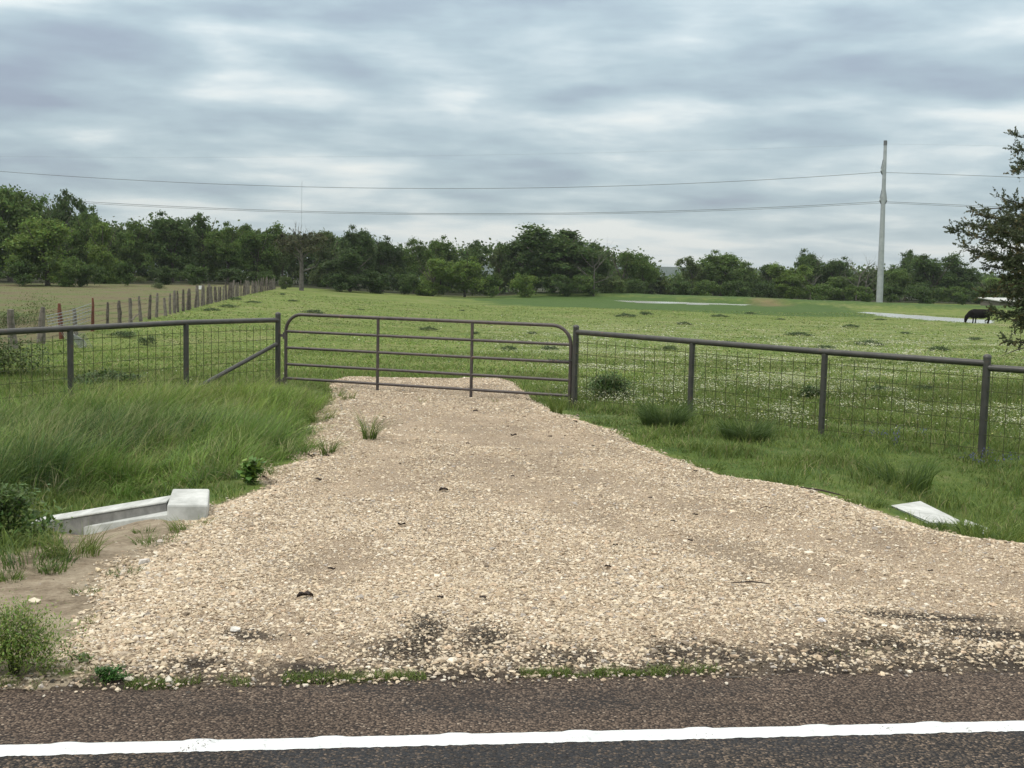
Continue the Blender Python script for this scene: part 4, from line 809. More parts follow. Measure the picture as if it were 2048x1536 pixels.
def gate():
    A = at(572, 628, 17.55); B = at(1143, 652, 16.1)
    d = Vector((B.x - A.x, B.y - A.y, 0)); L = d.length; d /= L; ang = math.atan2(d.y, d.x); slope = (B.z - A.z)
    root = empty('pipe_gate', (A.x, A.y, 0), 'wide closed six-rail tubular steel gate across the gravel drive', 'gate'); root.rotation_euler.z = ang
    zt = A.z; f = lambda s: zt + slope * s / L; r = .0255; R = .27
    hs = [0, .262, .512, .765, .982, 1.215]; zb = hs[-1]
    pts = [(0, 0, f(0) - zb - .05)]
    pts.append((0, 0, f(0) - R))
    for k in range(1, 8): a = math.pi / 2 * k / 8; pts.append((R * (1 - math.cos(a)), 0, f(0) - R * (1 - math.sin(a))))
    pts.append((R, 0, f(R)))
    pts.append((L - R, 0, f(L - R)))
    for k in range(1, 8): a = math.pi / 2 * k / 8; pts.append((L - R + R * math.sin(a), 0, f(L) - R * (1 - math.cos(a))))
    pts += [(L, 0, f(L) - R), (L, 0, f(L) - zb - .05)]
    MB().tube(pts, r, 12).build('frame', M['gate_pipe'], root)
    for k, h in enumerate(hs[1:]):
        e = .012 if k == 4 else 0; MB().tube([(0.02, 0, f(0) - h), (L / 3, 0, f(L / 3) - h - e), (2 * L / 3, 0, f(2 * L / 3) - h - e), (L - .02, 0, f(L) - h)], .0215, 10).build('rail', M['gate_pipe'], root)
    for px in (762, 953):
        s = L * (.342 if px == 762 else .672); MB().tube([(s, 0, f(s) - .01), (s, 0, f(s) - zb)], .0225, 10).build('upright', M['gate_pipe'], root)
    for h in (.33, 1.02):
        mb = MB(); mb.tube([(-.035, 0, f(0) - h - .05), (-.035, 0, f(0) - h + .05)], .018, 8); mb.box((-.10, -.012, f(0) - h - .02), (0.0, .012, f(0) - h + .02)); mb.build('hinge', M['gate_pipe'], root)
    mb = MB(); zc = f(L) - .495
    for k in range(13):
        x = L - .30 + k * .030; z = zc + .012 + .004 * math.sin(k * 1.9); loop = [(x + .021 * math.cos(a) , -.034 + (.008 * math.sin(a) if k % 2 else 0), z + (.008 * math.sin(a) if k % 2 == 0 else 0)) for a in np.linspace(0, 2 * math.pi, 9)]
        mb.tube(loop, .0035, 5, False)
    mb.build('chain', M['insulator'], root)
gate()

# ------------------------------------------------------------------ old picket fence
def old_fence():
    ys = [24.5, 26.4, 28.3, 30.1, 32.06, 34.4, 36.6, 38.6, 40.8, 42.8, 44.9, 46.8, 48.8, 50.7, 52.3, 54.0, 55.6]
    while ys[-1] < 109: ys.append(ys[-1] + (1.15 if ys[-1] < 85 else 1.0))
    root = empty('old_post_fence', (0, 0, 0), 'old weathered cedar post and wire fence between the brown field and the green pasture', 'fence')
    tops = []
    for i, Y in enumerate(ys):
        g = random.Random(i); X = WFENCE(Y) + g.uniform(-.06, .06); z0 = zf(X, Y); h = g.uniform(.85, 1.2) + (.1 if 66 < Y < 70 else 0); r = g.uniform(.045, .085) * (1.25 if 58 < Y < 74 else 1)
        if Y < 45: r *= 1.15
        if abs(Y - 34.4) < .1: r = .105; h = 1.1
        if abs(Y - 32.06) < .1: r = .12; h = 1.12
        lx, ly = g.uniform(-.09, .09), g.uniform(-.06, .06)
        pts = []; rr = []
        for k in range(6):
            t = k / 5; pts.append((X + lx * t + g.uniform(-.015, .015), Y + ly * t, z0 - .2 + (h + .2) * t)); rr.append(r * (1.15 - .35 * t) * g.uniform(.85, 1.15))
        rr[-1] *= .8; mat = 'oldwood' if g.random() < .6 else 'palewood'
        if abs(Y - 36.6) < .1 or abs(Y - 40.8) < .1: mat = 'rust'
        if abs(Y - 34.4) < .1: mat = 'palewood'
        o = MB().tube(pts, rr, 7).build('post', M[mat], root)
        if mat == 'rust': o['label'] = 'rusty red-brown post'
        tops.append((X, Y, z0, h))
    mb = MB()
    for j in range(5):
        pts = [(X + .02, Y, z0 + .15 + j * .19 + random.uniform(-.02, .02)) for X, Y, z0, h in tops]; mb.tube(pts, .006, 4, False)
    mb.build('wire', M['wire'], root)
    p = at(403, 575, 68.5); MB().box((p.x - .16, p.y - .012, p.z - .11), (p.x + .16, p.y, p.z + .11)).build('sign_board', M['white_paint'], root)
old_fence()
def netting():
    """slack galvanised netting pulled away from the fence towards the pasture"""
    a0, a1 = at(182, 607, 40.9), at(182, 640, 40.9); b0, b1 = at(92, 632, 33.5), at(100, 660, 33.5); c0, c1 = at(146, 668, 33), at(160, 702, 33); mb = MB()
    for k in range(6):
        t = k / 5; p, q = a0.lerp(a1, t), b0.lerp(b1, t); m = (p + q) / 2 - Vector((0, 0, .05)); mb.tube([p, m, q], .011, 4, False)
    for k in range(14):
        t = k / 13; mb.tube([a0.lerp(b0, t), a1.lerp(b1, t)], .005, 4, False)
    for k in range(12):
        t = k / 11; mb.tube([c0.lerp(c1, t) + Vector((.28 * math.sin(3 * t), 0, 0)), c0.lerp(c1, t) + Vector((-.35 + .2 * t, .3, .12))], .012, 4, False); mb.tube([c0 + Vector((-.35 + .06 * k, 0, .05)), c1 + Vector((-.15 + .05 * k, .1, -.02))], .006, 4, False)
    tag(mb.build('wire_netting', M['galv']), 'slack pale grey wire netting by the nearest old fence posts', 'netting')
netting()
def leaning_stick():
    a = at(263, 641, 44); b = at(277, 628, 44.5); tag(MB().tube([a, (a + b) / 2 + Vector((0, 0, .02)), b], [.03, .025, .018], 6).build('fallen_branch', M['palewood']), 'pale bare branch leaning by the old fence', 'branch')
leaning_stick()

# ------------------------------------------------------------------ concrete drain ends
def left_culvert():
    root = empty('culvert_end', (0, 0, 0), 'new grey concrete culvert end with a square block, left of the gravel', 'culvert end')
    Yf = G(375, 1040).y - .02
    bl = at(334, 1046, Yf); br = at(415, 1046, Yf); tl = at(334, 1009, Yf); tr = at(416, 1010, Yf); bkl = at(345, 977, Yf + .44); bkr = at(419, 977, Yf + .44)
    c = [bl, br, Vector((bkr.x, bkr.y, bl.z)), Vector((bkl.x, bkl.y, bl.z)), tl, tr, bkr, bkl]
    for q in c[:4]: q.z -= .1
    MB().hexa(c).build('block', M['concrete'], root, False, .014)
    def beam(name, mat, a, b, n, dz, bev=.006):
        n = Vector(n); dz = Vector((0, 0, -dz)); MB().hexa([b + dz, a + dz, a + n + dz, b + n + dz, b, a, a + n, b + n]).build(name, M[mat], root, False, bev)
    Y2 = G(90, 1062).y
    a, b = at(333, 1006, Yf + .16), at(62, 1050, Y2 + .12)
    beam('wall', 'concrete_shaded', a, b, (.01, .10, 0), .40)
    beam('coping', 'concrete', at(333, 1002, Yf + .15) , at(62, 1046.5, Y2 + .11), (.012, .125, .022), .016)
    beam('footing', 'concrete', at(334, 1029, Yf + .02), at(118, 1060, Y2 - .02), (.01, .12, .012), .25)
left_culvert()
def right_culvert():
    root = empty('culvert_end', (0, 0, 0), 'pale concrete culvert slab half buried between gravel and grass on the right', 'culvert end')
    g0 = G(1862, 1050).y; g1 = G(1782, 1014).y
    tp = [at(1784, 1011, g1), at(1840, 1011.5, g1 + .4), at(1918, 1041, g0 + .2), at(1912, 1047, g0 + .02), at(1864, 1045, g0 - .02)]
    a, b, c = tp[0], tp[2], tp[4]; n = (b - a).cross(c - a).normalized()
    if n.z < 0: n = -n
    T = [p - Vector((0, 0, (p - a).dot(n) / n.z)) for p in tp]; k = len(T); B = [p - Vector((0, 0, .36)) for p in T]
    mb = MB(); mb.add(T + B, [tuple(range(k)), tuple(range(2 * k - 1, k - 1, -1))] + [(i, (i + 1) % k, k + (i + 1) % k, k + i) for i in range(k)])
    mb.build('slab', M['concrete'], root, False, .008)
    e = G(1965, 1070); d0, d1 = at(1922, 1053, g0 + .05), at(1968, 1070, e.y + .05); n2 = Vector((.10, .18, .02)); dz = Vector((0, 0, -.25)); MB().hexa([d0 + dz, d1 + dz, d1 + n2 + dz, d0 + n2 + dz, d0, d1, d1 + n2, d0 + n2]).build('wall', M['concrete'], root, False, .008)
right_culvert()

# ------------------------------------------------------------------ water
for P, lab in ((pondA, 'far'), (pondB, 'near')):
    n = len(P); c = sum(P, Vector()) / n; V = [c + (p - c) * 1.03 for p in P]; V = [(v.x, v.y, POND_Z) for v in V]
    me = bpy.data.meshes.new('pond_water'); me.from_pydata(V, [], [tuple(range(n))]); me.update()
    tag(link('pond_water', me, M['water']), kind='structure')

# ------------------------------------------------------------------ trees
def leafcloud(g, cl, rc, nper, size, base, flat=.75, jitter=.25):
    """clumps of leaf-sized faces: cl (m,3) centres, rc (m,) radii"""
    m = len(cl); k = np.repeat(np.arange(m), nper); n = len(k); d = g.normal(0, 1, (n, 3)); d /= np.linalg.norm(d, axis=1)[:, None]; rr = np.minimum(np.abs(g.normal(0, .6, n)), 1.1 + .15 * g.random(n))
    P = cl[k] + d * (rr * rc[k])[:, None] * [1, 1, flat]; tone = g.uniform(.72, 1.28, m)[k] * g.uniform(1 - jitter, 1 + jitter, n)
    c = np.array(base) * tone[:, None]; c[:, 0] *= g.uniform(.85, 1.2, n)
    sz = size * g.uniform(.6, 1.3, n); a = g.normal(0, 1, (n, 3)); a /= np.linalg.norm(a, axis=1)[:, None]; b = g.normal(0, 1, (n, 3)); b = np.cross(a, b); b /= np.linalg.norm(b, axis=1)[:, None]
    L = sz[:, None]; V = np.stack([P - a * L * .5, P + b * L * .32, P + a * L * .5, P - b * L * .32], 1).reshape(-1, 3)
    return V, np.arange(4 * n).reshape(-1, 4), np.repeat(c, 4, 0)
def crown_oak(seed, nclump=95, nper=120, gappy=.0, low=.08, size=.20):
    """unit tree: height 1, crown half width 1 (scaled later); returns clump centres"""
    g = np.random.default_rng(seed); lobes = []
    for i in range(13): a = g.uniform(0, 6.28); r = g.uniform(.1, .68); z = g.uniform(max(low, .12), .80); lobes.append((np.cos(a) * r, np.sin(a) * r, z, g.uniform(.22, .42)))
    lobes.append((g.uniform(-.15, .15), g.uniform(-.15, .15), .74, .30))
    C = []; R = []
    while len(C) < nclump:
        l = lobes[g.integers(len(lobes))]; d = g.normal(0, 1, 3); d /= np.linalg.norm(d); rr = l[3] * g.uniform(.35, .92)
        p = np.array([l[0] + d[0] * rr, l[1] + d[1] * rr, l[2] + d[2] * rr * .55])
        if p[2] < low or p[2] > .97: continue
        C.append(p); R.append(g.uniform(.09, .17))
    return np.array(C), np.array(R)
def trunk_mb(H, W_, seed, base_r=.2, limbs=7, C=None):
    g = random.Random(seed); mb = MB(); top = Vector((g.uniform(-.3, .3), g.uniform(-.3, .3), H * .55)); fork = Vector((g.uniform(-.15, .15), 0, H * .22))
    mb.tube([(0, 0, -.4), (0.02, 0, H * .1), fork, (fork + top) / 2, top], [base_r * 1.3, base_r, base_r * .85, base_r * .6, base_r * .3], 8)
    for i in range(limbs):
        a = 6.28 * i / limbs + g.uniform(-.4, .4); t = g.uniform(0, .8); s = fork.lerp(top, t); e = Vector((math.cos(a) * W_ * g.uniform(.45, .75), math.sin(a) * W_ * g.uniform(.45, .75), H * g.uniform(.5, .88)))
        m = s.lerp(e, .5) + Vector((0, 0, H * .03)); mb.tube([s, m, e], [base_r * .5, base_r * .3, base_r * .1], 6)
    return mb
LEAF = (.112, .165, .050)
def oak_proto(seed, H=9.5, W_=4.2, n=110, nper=150, size=.27, low=.06):
    C, R = crown_oak(seed, n, nper, low=low); g = np.random.default_rng(seed + 100)
    cl = C * [W_, W_, H]; rc = R * W_ * 1.5; V, Fc, c = leafcloud(g, cl, rc, nper, size, LEAF, .7)
    V[:, 2] = np.maximum(V[:, 2], .02)
    return np_mesh('crown', V, Fc, c), trunk_mb(H, W_, seed).mesh('trunk'), H, W_
protos = [oak_proto(s, low=l, n=nn) for s, l, nn in ((1, .02, 190), (2, .02, 180), (3, .05, 170), (4, .02, 210), (5, .15, 105), (6, .02, 190))]
shrubp = [oak_proto(s, 3.2, 2.6, 60, 130, .22, .0) for s in (21, 22, 23)]
for p in protos + shrubp: p[0].materials.append(M['leaf']); p[1].materials.append(M['bark'])
def zg(x, y): return zf(x, y) - .1
def plant(kind, px, ytop, wpx, Y, lab, tint=(1, 1, 1), name='tree', cat='tree', group='trees of the distant wood edge', trunk=True, seed=None):
    X = at(px, 560, Y).x; z0 = zg(X, Y); zt = at(px, ytop, Y).z; cr, tr, H, W_ = kind; s = (zt - z0) / (H * .93); sw = wpx / 2 * Y / F / W_
    sw = max(sw, .35 * s)
    root = empty(name, (X, Y, z0), lab, cat, group); root.rotation_euler.z = random.uniform(0, 6.28); root.scale = (sw, sw, s)
    c = bpy.data.objects.new('crown', cr); COL.objects.link(c); c.parent = root; c.color = (*tint, 1)
    if trunk: t = bpy.data.objects.new('trunk', tr); COL.objects.link(t); t.parent = root
    return root
DK = (.68, .78, .74); MD = (.92, 1.02, .85); LT = (1.25, 1.32, .95); YL = (1.5, 1.4, 1.1); GY = (1.05, 1.02, 1.2); VD = (.55, .63, .66)
T = [  # prototype, x, top y, width, distance, tint, label
 (0, -60, 372, 210, 108, MD, 'tree half cut off by the left picture edge behind the brown field'),
 (1, 20, 358, 190, 112, MD, 'tallest green oak at the far left of the wood'),
 (4, 122, 374, 130, 122, VD, 'tall dark open-crowned oak rising behind the leftmost trees'),
 (3, 95, 440, 190, 100, LT, 'broad light green tree in front of the dark open-crowned oak at far left'),
 (0, 172, 405, 110, 118, MD, 'green tree stepping down from the tall left oaks'),
 (5, 208, 437, 110, 112, LT, 'light green tree where the left skyline drops down'),
 (2, 268, 437, 120, 124, MD, 'rounded oak right of the drop in the left skyline'),
 (1, 345, 425, 135, 126, DK, 'dark oak with the tallest bumps left of the old fence end'),
 (4, 408, 422, 110, 130, DK, 'open-topped dark oak showing sky through its crown'),
 (0, 455, 438, 100, 128, MD, 'oak right of the open-topped dark oak'),
 (3, 515, 450, 125, 130, MD, 'mid green oak above the far end of the old fence'),
 (2, 565, 458, 85, 134, GY, 'greyish green tree just left of the brown half-dead tree'),
 (5, 655, 455, 90, 140, GY, 'hazy grey-green tree just right of the brown half-dead tree'),
 (1, 715, 450, 100, 132, VD, 'very dark tall cedar-like tree right of the half-dead tree'),
 (0, 765, 468, 95, 136, VD, 'very dark broad tree next to the tall cedar-like one'),
 (3, 700, 500, 130, 122, VD, 'low black-green tree reaching the ground right of the grey trunk'),
 (2, 828, 472, 85, 140, MD, 'mid green round-topped tree left of the wood centre'),
 (5, 865, 512, 110, 128, LT, 'light green shrubby tree at the wood centre'),
 (1, 880, 472, 90, 146, MD, 'oak behind the light shrubby tree at the wood centre'),
 (4, 945, 477, 100, 146, DK, 'dark thin-topped oak near the wood centre'),
 (0, 930, 510, 110, 130, LT, 'yellow-green tree standing forward at the wood centre'),
 (4, 1000, 482, 70, 146, GY, 'sparse twiggy tree left of the big dark oak'),
 (3, 1105, 458, 230, 140, DK, 'biggest dark domed oak right of the wood centre'),
 (1, 1045, 470, 120, 144, DK, 'left shoulder oak beside the biggest dark domed oak'),
 (2, 1180, 480, 105, 142, DK, 'right shoulder oak beside the biggest dark domed oak'),
 (5, 1245, 498, 100, 148, MD, 'bushy light-topped tree right of the big dark dome'),
 (0, 1288, 503, 80, 150, MD, 'tree ending the wood at the gap with the far hill'),
 (3, 1335, 556, 70, 170, YL, 'pale low tree standing in the gap under the far hill'),
 (4, 1385, 510, 80, 158, GY, 'lacy grey-green tree right of the gap'),
 (1, 1442, 500, 120, 156, MD, 'wide oak right of the lacy tree by the gap'),
 (2, 1490, 520, 80, 160, MD, 'sloping tree at the right foot of the wide oak'),
 (5, 1535, 524, 80, 164, DK, 'low dark tree in the dip of the right skyline'),
 (0, 1618, 494, 90, 162, DK, 'fan-topped dark tree left of the power pole'),
 (3, 1585, 530, 110, 156, LT, 'light green spreading tree below the fan-topped tree'),
 (1, 1668, 513, 85, 162, DK, 'rounded dark tree between the fan-topped tree and the bare one'),
 (5, 1690, 550, 110, 158, MD, 'low bright tree at the foot of the white bare tree'),
 (4, 1812, 497, 85, 176, DK, 'open thin-topped tree just right of the power pole'),
 (2, 1740, 545, 90, 186, DK, 'low dark tree behind the power pole'),
 (0, 1800, 527, 100, 164, MD, 'round tree right of the power pole below the thin-topped one'),
 (3, 1868, 510, 130, 160, DK, 'broad dark oak between the pole and the cedar'),
 (1, 1925, 527, 100, 162, DK, 'oak left of the hanging cedar branches'),
 (5, 1980, 552, 110, 168, LT, 'light tree half hidden behind the cedar'),
 (2, 2060, 550, 120, 172, MD, 'tree behind the cedar at the right picture edge'),
]
for k, px, yt, wp, Y, tint, lab in T: plant(protos[k], px, yt, wp, Y, lab, tint, 'oak_tree')
SH = [(0, 45, 520, 90, 96, DK, 'dark shrub at the foot of the far left trees'), (1, 140, 510, 90, 97, MD, 'mid green shrub under the left trees'), (2, 185, 528, 70, 98, DK, 'dark shrub left of the bright field bush'), (0, 250, 520, 70, 104, DK, 'shrub behind the bright green field bush'), (1, 330, 530, 80, 112, VD, 'blackish shrub under the left oaks'), (2, 390, 530, 80, 114, DK, 'shrub behind the white sign on the old fence'),
 (0, 460, 535, 90, 118, VD, 'blackish shrub behind the middle of the old fence'), (1, 530, 540, 70, 120, DK, 'shrub at the far end of the old fence'), (2, 572, 552, 40, 112, GY, 'small grey-green shrub at the last old fence post'), (0, 680, 545, 80, 118, VD, 'blackish shrub right of the grey trunk'), (1, 750, 540, 90, 122, VD, 'blackish shrub under the very dark trees'), (2, 818, 545, 80, 126, DK, 'dark shrub left of the light shrubby tree'),
 (0, 985, 548, 70, 130, MD, 'green shrub under the sparse twiggy tree'), (1, 1045, 545, 75, 132, LT, 'light green shrub at the left foot of the dark dome'), (2, 1110, 548, 80, 134, DK, 'dark shrub under the middle of the dark dome'), (0, 1165, 548, 80, 134, MD, 'shrub at the right foot of the dark dome'), (1, 1225, 550, 80, 138, GY, 'greyish shrub behind the far bank'), (2, 1275, 558, 60, 142, DK, 'dark shrub left of the gap'),
 (0, 1360, 560, 80, 150, DK, 'shrub right of the gap in the wood'), (1, 1410, 558, 70, 150, MD, 'mid green shrub under the lacy tree'), (2, 1470, 560, 80, 150, DK, 'dark shrub under the wide right oak'), (0, 1530, 562, 70, 150, VD, 'blackish shrub in the skyline dip'), (1, 1640, 565, 90, 150, MD, 'shrub under the rounded dark tree'), (2, 1715, 572, 70, 150, MD, 'shrub left of the pole foot'),
 (0, 1790, 570, 80, 156, DK, 'shrub right of the pole foot'), (1, 1850, 572, 80, 150, DK, 'dark shrub under the broad right oak'), (2, 1905, 572, 70, 150, MD, 'shrub above the grazing cow'), (0, 1960, 578, 60, 150, DK, 'shrub beside the white roof')]
for k, px, yt, wp, Y, tint, lab in SH: plant(shrubp[k], px, yt, wp, Y, lab, tint, 'wood_shrub', 'shrub', 'shrubs along the foot of the wood', trunk=False)
# deep wood behind the first rows, read as one mass
def deep_wood():
    g = np.random.default_rng(9); A = []
    prof = [(-300, 400), (0, 400), (150, 430), (230, 455), (330, 445), (500, 465), (640, 475), (780, 490), (950, 495), (1040, 485), (1180, 490), (1290, 520), (1312, 553), (1350, 555), (1380, 530), (1450, 520), (1510, 542), (1600, 530), (1680, 535), (1760, 540), (1860, 530), (1960, 548), (2300, 550)]
    for i in range(1350):
        px = g.uniform(-1300, 2800); Y = np.interp(px, [-300, 0, 500, 1000, 1400, 2300], [125, 128, 142, 156, 170, 182]) + g.uniform(0, 14); yt = np.interp(px, [p[0] for p in prof], [p[1] for p in prof]) + g.uniform(0, 30)
        X = at(px, 560, Y).x; z0 = zg(X, Y); zt = at(px, yt, Y).z; zz = g.uniform(z0 + .3, zt, 3)
        zz[0] = zt - .6
        for z in zz:
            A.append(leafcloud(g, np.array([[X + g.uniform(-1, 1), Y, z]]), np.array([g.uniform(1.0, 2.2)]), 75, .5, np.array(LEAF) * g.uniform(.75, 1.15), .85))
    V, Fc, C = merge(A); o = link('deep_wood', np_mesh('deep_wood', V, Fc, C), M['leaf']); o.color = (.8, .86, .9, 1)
    tag(o, 'solid dark green woodland filling in behind the front row of trees', 'woodland', kind='stuff')
deep_wood()
def limb_tree(mb, p, d, L, r, depth, g, spread=.6, up=.15, twig=None):
    pts = [p]; rr = [r]; q = p.copy(); dd = d.copy(); n = 5
    for k in range(n):
        dd = (dd + Vector((g.uniform(-.22, .22), g.uniform(-.22, .22), g.uniform(-.08, .2) * up * 4))).normalized(); q = q + dd * L / n; pts.append(q.copy()); rr.append(r * (1 - .14 * (k + 1)) if depth else r * (1 - .19 * (k + 1)))
    mb.tube(pts, rr, 6 if r > .04 else 4, False)
    if depth <= 0:
        if twig is not None: twig.append(q.copy())
        return
    for i in range(g.randint(2, 4)):
        k = g.randint(2, n); nd = (dd + Vector((g.uniform(-1, 1), g.uniform(-1, 1), g.uniform(-.3, .8))) * spread).normalized()
        limb_tree(mb, pts[k], nd, L * g.uniform(.5, .75), rr[k] * .6, depth - 1, g, spread, up, twig)
def bare_tree(px, ybase, ytop, Y, lab, seed, r=.16, lean=0, brown=False):
    g = random.Random(seed); X = at(px, 560, Y).x; z0 = zg(X, Y); H = at(px, ytop, Y).z - z0; root = empty('bare_tree', (X, Y, z0), lab, 'tree'); mb = MB(); tw = []
    k = .55 if not brown else .8
    mb.tube([(0, 0, -.3), (lean * .3, 0, H * .25), (lean, 0, H * k)], [r * 1.2, r, r * .6], 8)
    s = [Vector((0, 0, 0)).lerp(Vector((lean, 0, H * k)), t) for t in ((.45, .55, .7, .85, .93, 1) if not brown else (.42, .5, .62, .7, .8, .9, 1, 1))]
    for i, p in enumerate(s):
        a = i * 2.4 + g.uniform(-.5, .5); d = Vector((math.cos(a), math.sin(a) * .6, .35 + .1 * i)).normalized(); limb_tree(mb, p, d, H * (.38 if not brown else .30), r * .5, 2 if not brown else 2, g, .75, .2, tw)
    mb.build('trunk', M['deadbark'], root)
    if brown:
        gg = np.random.default_rng(seed); cl = np.array([(math.cos(a) * rr, math.sin(a) * rr, H * z) for a, rr, z in zip(gg.uniform(0, 6.28, 60), 2.2 * np.sqrt(gg.random(60)), gg.uniform(.68, .97, 60))])
        V, Fc, C = leafcloud(gg, cl, gg.uniform(.35, .8, 60), 90, .2, (.085, .095, .050), .6); o = link('crown', np_mesh('crown', V, Fc, C), M['leaf'], root)
    return root
bare_tree(603, 577, 464, 110, 'half-dead tree with a straight grey trunk and thin brownish crown', 5, .20, 0, True)
bare_tree(1713, 590, 500, 150, 'white bare dead tree left of the power pole', 8, .10, .5)
bare_tree(1735, 590, 525, 150, 'small bare snag between the white dead tree and the power pole', 11, .10, -.2)
bare_tree(1188, 560, 482, 134, 'bare grey trunk standing in front of the dark oaks', 17, .10, 0)
bare_tree(1622, 585, 536, 152, 'pale forked snag among the trees left of the white dead tree', 15, .10, .2)
# far hill
def far_hill():
    V = []; n = 80; xs = np.linspace(-900, 1300, n)
    for x in xs:
        h = 9.6 + 1.6 * fbm(np.array([x]), np.array([2.]), .012)[0] + .5 * vn(np.array([x]), np.array([3.]), .09)[0]
        for y, z in ((900, -6), (960, h), (1020, h + .3), (1150, -6)): V.append((x, y, z))
    F_ = [(4 * i + k, 4 * i + 4 + k, 4 * i + 5 + k, 4 * i + 1 + k) for i in range(n - 1) for k in range(3)]
    tag(link('hills', np_mesh('hills', V, F_, None, True), M['hill']), kind='structure')
far_hill()

# ------------------------------------------------------------------ cedar at the right edge
def cedar():
    Y0 = 20.0; base = at(2165, 700, Y0); z0 = zf(base.x, Y0); root = empty('cedar_tree', (base.x, Y0, z0), 'dark cedar tree reaching in from the right picture edge', 'tree')
    O = Vector((base.x, Y0, z0)); g = random.Random(4); ng = np.random.default_rng(4)
    mb = MB(); mb.tube([(0, 0, -.3), (0, 0, 1.5), (.05, 0, 4), (0, 0, 6.3)], [.17, .14, .09, .02], 10)
    tips = [(1903, 457, 20), (1925, 492, 19.7), (1945, 428, 20.2), (1992, 392, 19.8), (2020, 405, 20.1), (2026, 268, 19.9), (2034, 340, 20), (2030, 300, 20.3), (1975, 530, 20.2), (2004, 556, 19.6), (1935, 470, 20.4), (2006, 632, 19.8), (2012, 682, 19.6), (2012, 605, 20.2), (1965, 500, 19.5), (2005, 470, 19.4), (2010, 520, 19.4), (2030, 585, 19.4), (2035, 640, 19.5), (1975, 450, 20.3), (1955, 510, 20.1), (2014, 552, 20.0), (2020, 440, 19.7), (1945, 450, 19.8), (2025, 655, 20.0), (2040, 500, 19.3), (2045, 540, 19.2), (2045, 430, 19.6), (2038, 610, 19.8)]
    ends = [at(*t) - O for t in tips]
    for i in range(42):
        py = g.uniform(420, 670); lim = np.interp(py, [420, 460, 500, 540, 580, 620, 670], [2010, 1970, 1980, 2010, 2045, 2035, 2050]); ends.append(at(g.uniform(lim, 2120), py, 20 + g.uniform(-1.2, 1.0)) - O)
    for i in range(70):
        a = g.uniform(-3.1, 3.1); z = g.uniform(.8, 6.0); r = (1 - abs(z - 2.6) / 4.6) * 2.2 * g.uniform(.7, 1.05); ends.append(Vector((math.cos(a) * r, math.sin(a) * r, z)))
    A = []
    for e in ends:
        s = Vector((0, 0, min(max(e.z - .35 * math.hypot(e.x, e.y) + .2, .4), 6.0))); m = s.lerp(e, .55) + Vector((g.uniform(-.15, .15), 0, g.uniform(-.1, .35))); mb.tube([s, m, e], [.030, .018, .004], 5, False)
        Lb = (e - s).length; nt_ = int(21 * Lb); 
        for k in range(nt_):
            t = 1 - g.random() ** 1.3 * .85; p = s.lerp(m, t * 2) if t < .5 else m.lerp(e, t * 2 - 1)
            d = ((e - m).normalized() * 1.0 + Vector((g.uniform(-1.2, 1.2), g.uniform(-1, 1), g.uniform(-1.2, 1.1)))).normalized(); Lt = g.uniform(.12, .34) * (1.1 - .35 * t); n = 26
            tt = ng.random(n); P = np.array(p)[None] + np.array(d)[None] * (tt * Lt)[:, None] + ng.normal(0, .014, (n, 3)) * (1.3 - tt)[:, None]
            dv = np.array(d)[None] * .8 + ng.normal(0, .55, (n, 3)); dv /= np.linalg.norm(dv, axis=1)[:, None]; sd_ = np.cross(dv, ng.normal(0, 1, (n, 3))); sd_ /= np.linalg.norm(sd_, axis=1)[:, None]
            L = ng.uniform(.025, .065, n)[:, None]; c = np.tile([.085, .105, .055], (n, 1)) * ng.uniform(.6, 1.5, (n, 1)) * g.uniform(.8, 1.2)
            if g.random() < .2: c = c * [1.7, 1.25, 1.1]
            A.append((np.stack([P - dv * L * .5, P + sd_ * L * .2, P + dv * L * .5, P - sd_ * L * .2], 1).reshape(-1, 3), np.arange(4 * n).reshape(-1, 4), np.repeat(c, 4, 0)))
    V, Fc, C = merge(A); print('cedar', len(Fc)); link('crown', np_mesh('crown', V, Fc, C), M['leaf'], root)
    for a, b in (((2070, 690, 19.5), (2003, 712, 19.0)), ((2070, 700, 19.5), (2040, 722, 19.0))):
        p, q = at(*a) - O, at(*b) - O; mb.tube([p, p.lerp(q, .5) + Vector((0, 0, .02)), q], [.014, .009, .004], 5, False)
    mb.build('trunk', M['bark'], root)
cedar()

